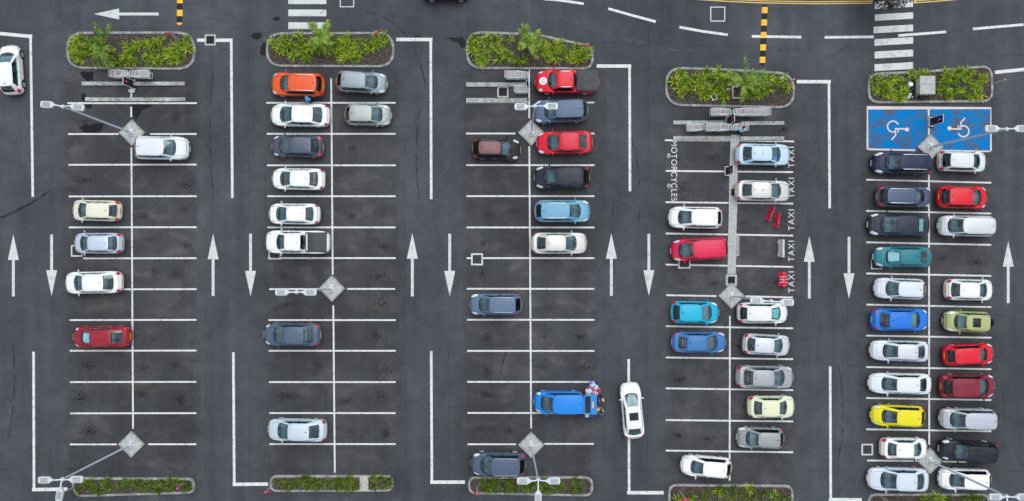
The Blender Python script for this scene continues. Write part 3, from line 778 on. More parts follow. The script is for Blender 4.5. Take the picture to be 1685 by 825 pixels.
palm(536, 72, 1.7, [(122,32,1.35),(108,28,1.1),(62,30,1.35),(50,34,1.1),(205,22,.9),(232,22,.9),(15,26,.9),(335,22,.9),(285,20,.8)], 1.3, 'young feathery palm in the island above the orange car', PALMM, 2)
palm(868, 82, 1.6, [(108,28,1.45),(98,34,1.3),(118,30,1.15),(48,28,1.25),(35,26,1.1),(205,20,.7),(300,18,1.2),(322,20,.8),(350,22,.8),(165,22,.6)], 1.3, 'young feathery palm in the tapering island above the red pickup', PALMM, 3)
palm(1214, 146, 1.7, [(93,28,1.5),(18,22,1.5),(5,26,1.35),(32,22,1.45),(140,22,1.2),(156,22,1.3),(182,22,.9),(340,20,1.0),(268,14,1.0),(55,32,.9)], 1.6, 'broad bright palm in the island above the long trolley row', PALMM, 4)

# dark tree past the road at the top edge
def top_tree():
    base = G(1425, -15)
    t = thing('tree', (base.x, base.y, 0), 0, 'dark spiky-leaved tree reaching over the zebra crossing at the top edge', 'tree')
    rnd = random.Random(5)
    tr = MB(); tr.tube([(0,0,0),(.2,-.1,1.2),(.5,-.35,2.2),(.75,-.55,3.2)], [.2,.16,.12,.08], 8)
    for k in range(7):
        a = k*PI*2/7+.3; tr.tube([(.5,-.35,2.0+.1*k),(.75+math.cos(a)*.6,-.55+math.sin(a)*.6,2.5+.1*k),(.75+math.cos(a)*1.1,-.55+math.sin(a)*1.1,2.8+.1*k)], [.07,.05,.03], 6)
    tr.build('trunk', mat('tree_bark', (0.08,0.07,0.06,1), .95, var=.3), t, True)
    mb = MB()
    for k in range(150):
        a = rnd.uniform(0,2*PI); rr = 1.75*rnd.random()**.5; zz = 2.7 + rnd.uniform(-.5,1.2)*(1-rr/2.6)
        c = Vector((.75+math.cos(a)*rr, -.55+math.sin(a)*rr, zz))
        for j in range(9):
            b = rnd.uniform(0,2*PI); l = rnd.uniform(.3,.55); v = Vector((math.cos(b), math.sin(b), rnd.uniform(-.5,.5))).normalized(); s = v.cross(Vector((0,0,1))).normalized()*.035
            mb.quad(tuple(c), tuple(c+v*l*.5+s), tuple(c+v*l), tuple(c+v*l*.5-s))
    mb.build('crown', TREEM, t)
top_tree()
# verge past the top road: kerb, path and planting
def verge(pts, name):
    P = [G(*p) for p in pts]
    mb = MB()
    rows = [[(p.x, p.y, 0) for p in P], [(p.x, p.y, .12) for p in P], [(p.x, p.y+.16, .125) for p in P], [(p.x, p.y+.16, 0) for p in P]]
    mb.grid(rows, flip=True); struct('road_kerb', mb, KERB)
    mb = MB(); mb.grid([[(p.x,p.y+.165,.10) for p in P], [(p.x,p.y+9,.10) for p in P]], flip=True); struct(name, mb, MULCH)
verge([(1040,-13),(1150,-5.5),(1205,-2.5),(1260,-.8),(1340,.5),(1436,-1)], 'verge_ground')
verge([(1507,-2),(1545,-5),(1600,-10),(1690,-17)], 'verge_ground')

# ------------------------------------------------------------------ cars
def supers(p, q, a, b_, N):
    raw = []
    for i in range(401):
        th = PI/2*i/400
        raw.append((math.cos(th)**(2/p), math.sin(th)**(2/q)))
    return raw
def outline_unit(pf, qf, pr, qr, a, b_, N):
    """half outline, y>=0, from the front centre to the rear centre; uniform spacing"""
    fr = supers(pf, qf, a, b_, N); rr = supers(pr, qr, a, b_, N)
    raw = [(x, y) for x, y in fr] + [(-x, y) for x, y in rr[::-1]][1:]
    L_ = [0]
    for i in range(len(raw)-1): L_.append(L_[-1] + math.hypot((raw[i+1][0]-raw[i][0])*a, (raw[i+1][1]-raw[i][1])*b_))
    out = []; j = 0
    for k in range(N+1):
        t = L_[-1]*k/N
        while j < len(L_)-2 and L_[j+1] < t: j += 1
        u = (t-L_[j])/max(1e-9, L_[j+1]-L_[j]); out.append((raw[j][0]*(1-u)+raw[j+1][0]*u, raw[j][1]*(1-u)+raw[j+1][1]*u))
    return out
def pw(nodes, t):
    if t <= nodes[0][0]: return nodes[0][1]
    for (a, va), (b_, vb) in zip(nodes, nodes[1:]):
        if t <= b_:
            u = (t-a)/(b_-a); u = u*u*(3-2*u)*.5 + u*.5
            return va + (vb-va)*u
    return nodes[-1][1]
# kinds: cowl, roof front, roof rear, glass base rear, height, deck nodes (fraction from nose, z)
KINDS = {
 'sedan': dict(H=1.45, A=.215, B=.40, C=.745, D=.895, top=[(0,.55),(.035,.69),(.12,.80),(.24,.92),(.5,.93),(.86,.99),(.965,.97),(1,.80)], tum=.20, r=.32),
 'hatch': dict(H=1.50, A=.20, B=.40, C=.865, D=.965, top=[(0,.56),(.04,.72),(.12,.84),(.23,.97),(.5,.96),(.9,.98),(.97,.92),(1,.75)], tum=.20, r=.31),
 'lift':  dict(H=1.46, A=.205, B=.40, C=.80, D=.93, top=[(0,.56),(.04,.70),(.12,.82),(.23,.95),(.5,.95),(.88,1.0),(.97,.97),(1,.78)], tum=.20, r=.31),
 'suv':   dict(H=1.68, A=.215, B=.385, C=.885, D=.97, top=[(0,.66),(.03,.86),(.10,.98),(.22,1.07),(.5,1.06),(.9,1.10),(.97,1.04),(1,.85)], tum=.20, r=.355),
 'mpv':   dict(H=1.72, A=.155, B=.345, C=.915, D=.985, top=[(0,.60),(.03,.80),(.10,.95),(.18,1.06),(.5,1.04),(.9,1.08),(.97,1.0),(1,.8)], tum=.17, r=.325),
 'pickup':dict(H=1.76, A=.215, B=.345, C=.595, D=.635, top=[(0,.68),(.03,.90),(.10,1.02),(.21,1.12),(.5,1.10),(.63,1.12),(.97,1.12),(1,.95)], tum=.20, r=.385),
}
def wheel_meshes(r):
    key = 'w%.3f' % r
    if key in _mc: return _mc[key]
    w = .21; mb = MB()
    mb.lathe([(r*.64,-w/2),(r*.80,-w/2-.004),(r*.95,-w/2+.015),(r,-w/2+.05),(r,w/2-.05),(r*.95,w/2-.015),(r*.80,w/2+.004),(r*.64,w/2)], k=22, axis='y')
    ty = mb.mesh('tyre', RUBBER, True, 60)
    mb = MB()
    mb.lathe([(r*.645,w/2-.004),(r*.60,w/2-.012),(r*.58,w/2-.05)], k=22, axis='y')
    mb.lathe([(r*.645,-w/2+.004),(r*.60,-w/2+.012),(r*.58,-w/2+.05)], k=22, axis='y')
    for s in (-1, 1):
        for k in range(5):
            a = 2*PI*k/5 + .3
            for da in (-.16, .16):
                mb.tube([(r*.10*math.cos(a), s*(w/2-.02), r*.10*math.sin(a)), (r*.60*math.cos(a+da), s*(w/2-.03), r*.60*math.sin(a+da))], .022, 5)
        mb.lathe([(0.001, s*(w/2-.008)),(r*.17, s*(w/2-.012)),(r*.18, s*(w/2-.04))], k=12, axis='y')
        mb.lathe([(0.001, s*(w/2-.06)),(r*.58, s*(w/2-.06))], k=16, axis='y', mi=1)
    rim = mb.mesh('rim', [ALLOY, BLACK], True, 40)
    _mc[key] = (ty, rim); return _mc[key]
_seat = {}
def seat_mesh(wd, m):
    k = (round(wd,2), m.name)
    if k in _seat: return _seat[k]
    mb = MB()
    mb.box((.1,0,.50),(.52,wd,.18), bev=.05)
    mb.box((-.22,0,.80),(.16,wd,.66), bev=.05)
    for y in ((0,) if wd < .8 else (-wd*.3, wd*.3)): mb.box((-.27,y,1.17),(.10,.25,.16), bev=.04)
    _seat[k] = mb.mesh('seat', m, True, 50); return _seat[k]

car_n = 0
def car(kind, box, nose, ang, color, label, cat='car', metal=0.0, name=None, o={}):
    """box: px x0,y0,x1,y1 as seen; nose 'L','R','U'; ang = extra turn in degrees (ccw)"""
    global car_n; car_n += 1
    K = dict(KINDS[kind]); K.update(o)
    x0, y0, x1, y1 = box
    k = (HC-.5)/HC/S
    Lc = ((x1-x0) if nose != 'U' else (y1-y0))*k
    Wc = ((y1-y0) if nose != 'U' else (x1-x0))*k
    Lc -= abs(math.sin(R(ang)))*1.6 + .04
    W = K.get('W', max(1.62, min(1.86, (Wc - abs(math.sin(R(ang)))*4.0 - .12))))
    H = K['H']; a, b_ = Lc/2, W/2
    c = Vector((((x0+x1)/2-842.5)*k, (412.5-(y0+y1)/2)*k, 0))
    rz = {'L': PI, 'R': 0, 'U': PI/2}[nose] + R(ang)
    T = thing(name or {'pickup':'pickup_truck','suv':'parked_suv','sedan':'parked_sedan','hatch':'parked_hatchback','lift':'parked_hatchback','mpv':'parked_minivan'}[kind], c, rz, label, cat)
    P = paint(color, metal)
    rnd = random.Random(car_n*7+3)
    N = 84; r = K['r']
    U = outline_unit(rnd.uniform(6.5,10), rnd.uniform(2.4,3.1), rnd.uniform(8,13), rnd.uniform(3.0,4.2), a, b_, N)
    for q_ in 'ABC': K[q_] = K[q_] + rnd.uniform(-.012,.012)
    K['tum'] += rnd.uniform(-.03,.02)
    fx = lambda x: (a - x)/(2*a)          # fraction from nose
    crown = .055
    xw = (a - Lc*.185 - (.03 if kind != 'mpv' else 0), -a + Lc*.205)
    Ra = r + .07
    zs = .20 if kind not in ('suv','pickup') else .27
    def deck(x, y): return pw(K['top'], fx(x)) - crown*min(1, abs(y)/b_)**2.4
    def zlow(x, ey):
        z = zs
        if abs(ey) > .72:
            for q in xw:
                d = abs(x-q)
                if d < Ra: z = max(z, r + math.sqrt(Ra*Ra-d*d) - .01)
        return z
    def spt(i, side, q, off=0.0):
        ex, ey = U[i]; x, y = ex*a, ey*b_
        zt = deck(x, y); zl = min(zlow(x, ey), zt-.08); z = zl + q*(zt-zl)
        d = zt - z; ins = .075*(1-d/.17)**2 if d < .17 else 0
        if z < .45: ins += .06*((.45-z)/.25)**2
        fl = 0
        if ey > .7:
            for w_ in xw:
                dd = abs(x-w_)/(Ra*1.35)
                if dd < 1: fl = max(fl, .018*(1-dd*dd))
            if .42 < z: fl += -.008*math.sin(PI*min(1,(z-.42)/.3))
        sx_, sy_ = (a-ins+off)/a, (b_-ins+fl+off)/b_
        return (x*sx_, side*y*sy_, z + off*.5*(q > .9))
    QL = [0,.08,.2,.35,.5,.65,.78,.87,.94,1.0]
    bd = MB()
    lowblack = K.get('clad', 0)
    for side in (1, -1):
        rows = [[spt(i, side, q) for i in range(N+1)] for q in QL]
        bd.grid(rows, flip=(side > 0), mf=lambda i, j: 1 if (QL[i+1] <= lowblack) else 0)
    # top lattice
    xf0, xr0 = a - K['A']*Lc, a - K['D']*Lc
    xf1, xr1 = a - K['B']*Lc, a - K['C']*Lc
    b0 = b_ - .085; b1 = b_ - K['tum'] - .02
    NG = 40
    UG = outline_unit(7.5, 3.2, 8, 4.0, (xf0-xr0)/2, b0, NG)
    BOWF = rnd.uniform(.09,.17); BOWR = .05
    def infoot(x, y, s=1.0):
        tt = max(0, 1-(y/b0)**2); x = x - (BOWF if x > (xf0+xr0)/2 else -BOWR)*tt*min(1, abs(x-(xf0+xr0)/2)/((xf0-xr0)/2)*1.5)
        xc, ag = (xf0+xr0)/2, (xf0-xr0)/2*s
        ex = (x-xc)/ag; ey = y/(b0*s)
        if abs(ex) >= 1 or abs(ey) >= 1: return False
        p, q = (7.5,3.2) if ex > 0 else (8,4.0)
        return abs(ex)**p + abs(ey)**q < 1
    KY = 15; rows = []; dark = set()
    for i in range(N+1):
        e = spt(i, 1, 1.0); row = []
        for j in range(KY+1):
            t = 1 - 2*j/KY
            y = e[1]*t; x = e[0]
            z = pw(K['top'], fx(U[i][0]*a)) - crown*min(1, abs(U[i][1]*t))**2.4
            if infoot(x, y, .97): z = z-.02
            if infoot(x, y, .86): z = .45
            row.append((x, y, z))
        rows.append(row)
    def topm(i, j):
        pts = (rows[i][j], rows[i+1][j], rows[i][j+1], rows[i+1][j+1])
        return 2 if all(infoot(p[0], p[1], .985) for p in pts) else 0
    bd.grid(rows, mf=topm, flip=True)
    # floor pan
    bd.grid([[spt(i, 1, 0) for i in range(N+1)], [spt(i, -1, 0) for i in range(N+1)]], mi=1)
    # shut lines on the bonnet, doors and boot
    def seam(pts, w=.011):
        q = [Vector(p) for p in pts]; A_, B_ = [], []
        for i, p in enumerate(q):
            d = (q[min(i+1,len(q)-1)]-q[max(i-1,0)]); d.z = 0; d.normalize(); n = Vector((-d.y,d.x,0))*w/2
            A_.append(tuple(p+n)); B_.append(tuple(p-n))
        bd.grid([B_, A_], mi=1)
    hw = b_*.74
    xh = xf0 - .02
    for s in (-1, 1):
        pts = []
        for k in range(9):
            u = k/8; x = (a-.16-.10*0) + (xh-.12-(a-.16))*u; y = s*(hw*(.86+.14*u))
            pts.append((x, y, deck(x,y)+.004))
        seam(pts)
    pts = []
    for k in range(13):
        y = -hw*.86 + 2*hw*.86*k/12; x = a - .10 - .13*(abs(y)/hw)**2.2
        pts.append((x, y, deck(x, y)+.004))
    seam(pts)
    if kind in ('sedan',):
        xb = -a+.07
        pts = [(xr0+.04, b_*.70, 0), (-a+.25, b_*.70, 0), (-a+.12, b_*.64,0), (-a+.10, 0,0), (-a+.12, -b_*.64,0), (-a+.25,-b_*.70,0), (xr0+.04,-b_*.70,0)]
        seam([(x,y,deck(x,y)+.004) for x,y,_ in pts])
    # vertical door lines
    doors = (xf0-.10, (xf0+xr0)/2+.05, max(xr0+.35, xw[1]+Ra+.02)) if kind != 'pickup' else (xf0-.10, xf0-.95, xr0+.12)
    for s in (-1, 1):
        for xd in doors:
            i = min(range(N//4, 3*N//4), key=lambda i: abs(U[i][0]*a-xd))
            A_ = [spt(i, s, q, .004) for q in QL[1:]]
            bd.grid([[(p[0]-.008,p[1],p[2]) for p in A_], [(p[0]+.008,p[1],p[2]) for p in A_]], mi=1)
    # greenhouse shell
    TL = [0,.07,.2,.4,.6,.78,.90,.96,1.0]
    def gpt(j, t, off=0.0):
        jj = j % (2*NG); side = 1
        if jj > NG: jj = 2*NG - jj; side = -1
        ex, ey = UG[jj]
        bulge = .05*math.sin(PI*t)
        xf = xf0+(xf1-xf0)*t + bulge; xr = xr0+(xr1-xr0)*t - bulge*.7
        xc, ag = (xf+xr)/2, (xf-xr)/2
        bb = b0+(b1-b0)*(t**1.25)
        x = xc+ex*(ag+off); y = side*ey*(bb+off)
        x += (BOWF if ex > 0 else -BOWR)*(1-ey*ey)*(1-t)*min(1, abs(ex)*1.5)
        x0_, y0_ = (xf0+xr0)/2+ex*(xf0-xr0)/2, ey*b0
        zb = deck(x0_, y0_) - .012
        arch = (x-(xf1+xr1)/2)/((xf1-xr1)/2+.1)
        zr = H - .05 - .035*min(1.3,abs(arch))**2.5
        return (x, y, zb + (zr-zb)*(1-(1-t)**1.06) + off*.3)
    jf = max(j for j in range(NG) if UG[j][0] > 0 and UG[j][1] <= .80)
    js0 = min(j for j in range(NG) if UG[j][0] < .83)
    js1 = max(j for j in range(NG) if UG[j][0] > (-.74 if kind in ('sedan','lift') else -.80))
    jr = min(j for j in range(NG) if UG[j][0] < 0 and UG[j][1] <= .80)
    jm = min(j for j in range(NG) if UG[j][0] < .06)
    def side_of(j):
        j = j % (2*NG)
        return (j, 1) if j < NG else (2*NG-1-j, -1)
    def gmat(i, j):
        jj, s = side_of(j)
        ws = jj < jf; rw = jj >= jr; sd = js0 <= jj < js1
        if i >= 7: return 0
        if ws: return None if 1 <= i <= 6 and jj < jf-0 else 1
        if sd:
            if 1 <= i <= 5 and jj not in (jm,) : return None
            return 1
        if rw:
            if 1 <= i <= 5: return None
            return 0 if i == 0 else 1
        return 0 if not K.get('blackpillar') else 1
    rows = [[gpt(j, t) for j in range(2*NG)] for t in TL]
    bd.grid(rows, closed=True, mf=gmat, flip=True)
    # roof lattice
    rr = []
    zedge = {}
    RK = 11; crownr = .05
    for j in range(NG+1):
        e = gpt(j, 1.0); row = []
        for k_ in range(RK+1):
            t = 1-2*k_/RK
            ex = UG[j][0]
            lift = crownr*(1-abs(t)**2.6)*max(0, 1-abs(ex)**5)
            row.append((e[0], e[1]*t, e[2]+lift))
        rr.append(row)
    bd.grid(rr, flip=True)
    def roofz(x, y):
        best = min(range(NG+1), key=lambda j: abs(rr[j][0][0]-x)); e = rr[best][0]
        t = min(1, abs(y)/max(.01, abs(e[1]))); return e[2] + crownr*(1-t**2.6)*max(0,1-abs(UG[best][0])**5)
    if K.get('ribs'):
        for k_ in (-3,-1.8,-.6,.6,1.8,3):
            y = k_*b1*.25
            for q in range(8):
                xa = xf1-.28+(xr1+.28-xf1+.28)*q/8; xb2 = xf1-.28+(xr1+.28-xf1+.28)*(q+1)/8
                bd.grid([[(xa,y-.035,roofz(xa,y)-.002),(xb2,y-.035,roofz(xb2,y)-.002)],[(xa,y-.02,roofz(xa,y)+.012),(xb2,y-.02,roofz(xb2,y)+.012)],[(xa,y+.02,roofz(xa,y)+.012),(xb2,y+.02,roofz(xb2,y)+.012)],[(xa,y+.035,roofz(xa,y)-.002),(xb2,y+.035,roofz(xb2,y)-.002)]])
    else:
        for s in (-1, 1):      # roof gutters
            pts = []
            for q in range(9):
                x = xf1-.12+(xr1-xf1+.24)*q/8; pts.append((x, s*b1*.90, roofz(x, b1*.90)+.004))
            seam(pts, .010)
    roofm = K.get('roof')
    bd.build('body', [P, BLACK, CABIN], T, True, 38)
    if roofm:
        mb = MB(); mb.grid([[(p[0], p[1], p[2]+.006) for p in row[1:-1]] for row in rr[3:-3]], flip=True); mb.build('roof_panel', roofm, T, True)
    # glass
    gD = GLASS_D if K.get('tint') else GLASS
    def glass(j0, j1, i0, i1, nm, m, off=.004):
        mb = MB(); mb.grid([[gpt(j, TL[i], off-.004) for j in range(j0, j1+1)] for i in range(i0, i1+1)], flip=True)
        return mb.build(nm, m, T, True, 80)
    ws_o = glass(-jf, jf, 1, 7, 'windscreen', GLASS)
    if not K.get('openrear'): glass(jr, 2*NG-jr, 1, 6, 'rear_window', GLASS_D if K.get('tint', rnd.random() < .30 and 'sedan' not in label) else GLASS)
    for s in (0, 1):
        for (u, v) in ((js0, jm), (jm+1, js1)):
            if s: glass(2*NG-v, 2*NG-u, 1, 6, 'side_window', gD)
            else: glass(u, v, 1, 6, 'side_window', gD)
    if K.get('shade'):
        mb = MB(); mb.grid([[gpt(j, t, -.05) for j in range(-jf+1, jf)] for t in (.12,.35,.6,.86)], flip=True); mb.build('sunshade', K['shade'], T, True)
    # interior
    dm = rnd.choice([DASH, DASH, SEATL if rnd.random() < .3 else DASH])
    mb = MB(); mb.box((xf0-.42, 0, deck(xf0-.4, 0)-.06), (.50, 2*b0-.22, .16), bev=.05); mb.box((xf0-.70, b0*.45, deck(xf0-.4,0)-.02),(.14,.36,.10), bev=.04)
    mb.build('dashboard', dm, T, True, 50)
    sm = SEATL if rnd.random() < .35 else SEATD
    zo = H-1.48
    for s in (-1, 1):
        ob = link('front_seat', seat_mesh(.46, sm), T); ob.location = (xf1-.42, s*b0*.47, zo)
    ob = link('rear_seat', seat_mesh(1.15, sm), T); ob.location = (max(xf1-1.32, xr1+.1), 0, zo-.02)
    mb = MB(); cx, cz = xf0-.80, deck(xf0-.4,0)
    mb.tube([(cx-.05*math.sin(t), -b0*.47*-1+.18*math.cos(t), cz-.05+.16*math.sin(t)) for t in [2*PI*i/12 for i in range(13)]], .014, 5); mb.build('steering_wheel', BLACK, T)
    # lamps
    def patch(i0, i1, side, q0, q1, nm, m, capin=0.0, off=.007, n=4):
        mb = MB(); rws = []
        for k_ in range(n+1): rws.append([spt(i, side, q0+(q1-q0)*k_/n, off) for i in range(i0, i1+1)])
        if capin:
            for f in (.4, 1.0):
                row = []
                for idx, i in enumerate(range(i0, i1+1)):
                    p = spt(i, side, 1.0, 0); w_ = math.sin(PI*(.12+.76*idx/(i1-i0)))
                    dx = -(1 if p[0] > 0 else -1)*capin*f*w_; dy = -side*capin*f*w_*.9
                    x, y = p[0]+dx, p[1]+dy
                    row.append((x, y, deck(x, y)+off))
                rws.append(row)
        mb.grid(rws, flip=(side > 0)); return mb.build(nm, m, T, True, 60)
    iy = lambda f: min(i for i in range(N) if U[i][1] >= f)
    ix = lambda d: min(i for i in range(N) if U[i][0]*a <= a-d)
    hl = K.get('hl', rnd.uniform(.42,.62))
    for s in (1, -1): patch(iy(K.get('hy', rnd.uniform(.66,.76))), ix(hl), s, .66, 1.0, 'headlight', LAMPCLEAR, K.get('hc', rnd.uniform(.05,.10)))
    ry = lambda f: max(i for i in range(N) if U[i][1] >= f)
    rx = lambda d: max(i for i in range(N) if U[i][0]*a >= -a+d)
    tlc = .03 if kind == 'sedan' else .06
    for s in (1, -1): patch(rx(.26), ry(.70), s, .60, 1.0 if kind != 'pickup' else .9, 'taillight', LAMPRED, K.get('tc', tlc) if kind != 'pickup' else 0)
    # grille and plates
    iG = max(2, iy(.46))
    mb = MB(); mb.grid([[spt(abs(i), 1 if i >= 0 else -1, q, .006) for i in range(-iG, iG+1)] for q in (.50,.62,.74,.84)], flip=True)
    mb.grid([[spt(abs(i), 1 if i >= 0 else -1, q, .006) for i in range(-iG-4, iG+5)] for q in (.06,.15,.24,.32)], flip=True); gr_ = mb.build('grille', BLACK, T)
    mb = MB(); e_ = spt(0, 1, .80, .014); mb.box(e_, (.012,.12,.09), bev=.004); mb.build('emblem', CHROME, gr_)
    mb = MB(); mb.box((a+.010, 0, .44), (.015,.5,.115)); mb.build('front_number_plate', PLATE_W, T)
    mb = MB(); pz = .82 if kind not in ('sedan',) else .74
    mb.box((-a-.008, 0, pz-.12), (.016,.5,.13)); mb.build('rear_number_plate', PLATE_Y, T)
    # mirrors
    mm = P if not K.get('blackmirror') else BLACK
    zmir = deck(xf0-.3, b_)+.10
    for s in (1, -1):
        mb = MB(); mb.box((xf0-.30, s*(b_+.085), zmir), (.10,.21,.13), bev=.035, rz=-s*.22); mb.box((xf0-.27, s*(b_-.03), zmir-.05), (.07,.12,.03)); mb.build('wing_mirror', mm, T, True)
        for xd in ((doors[1]+.14), (doors[2]+.16)):
            mb = MB(); i = min(range(N//4, 3*N//4), key=lambda i: abs(U[i][0]*a-xd)); p = spt(i, s, .84, .012); mb.box(p, (.18,.03,.028), bev=.01); mb.build('door_handle', CHROME if rnd.random() < .3 else P, T)
    # wheels
    ty, rim = wheel_meshes(r)
    for q in xw:
        for s in (1, -1):
            w = link('wheel', ty, T); w.location = (q, s*(b_-.115), r); w2 = link('rim', rim, w)
    # wipers
    mb = MB()
    for yy in (.12, -.42):
        p0 = gpt(0, .03); 
        pts = []
        for q in range(5):
            y = yy + .11*q; j = min(range(-jf, jf+1), key=lambda j: abs(gpt(j,.12)[1]-y)); g_ = gpt(j, .06+.02*q, .012); pts.append((g_[0], y, g_[2]+.012))
        mb.tube(pts, .009, 4)
    mb.build('wiper', BLACK, T)
    if K.get('rails'):
        for s in (1, -1):
            xs_ = [xf1-.22+(xr1-xf1+.42)*q/6 for q in range(7)]
            mb = MB(); mb.tube([(x, s*b1*.90, roofz(x, b1*.9)+(.05 if 0 < q < 6 else .01)) for q, x in enumerate(xs_)], .022, 6); mb.build('roof_rail', K['rails'], T, True)
    if K.get('sunroof'):
        xs_ = xf1-.42; mb = MB(); mb.grid([[(xs_-.62*u, (-.36+.72*v), roofz(xs_-.62*u, .36*0+abs(-.36+.72*v))+.008) for v in (0,.25,.5,.75,1)] for u in (0,.33,.66,1)]); mb.build('sunroof', mat('sunroof_glass',(0.012,0.016,0.02,1),.06,coat=1), T, True)
    else:
        mb = MB(); xa = xr1+.22; mb.box((xa, 0, roofz(xa,0)+.02), (.12,.03,.05), bev=.01); mb.tube([(xa,0,roofz(xa,0)+.03),(xa-.14,0,roofz(xa,0)+.14)], .006, 4); mb.build('aerial', BLACK, T)
    T['_dims'] = 0; del T['_dims']
    return T, dict(a=a, b=b_, xf0=xf0, xr0=xr0, xf1=xf1, xr1=xr1, b1=b1, b0=b0, deck=deck, roofz=roofz, P=P, H=H)

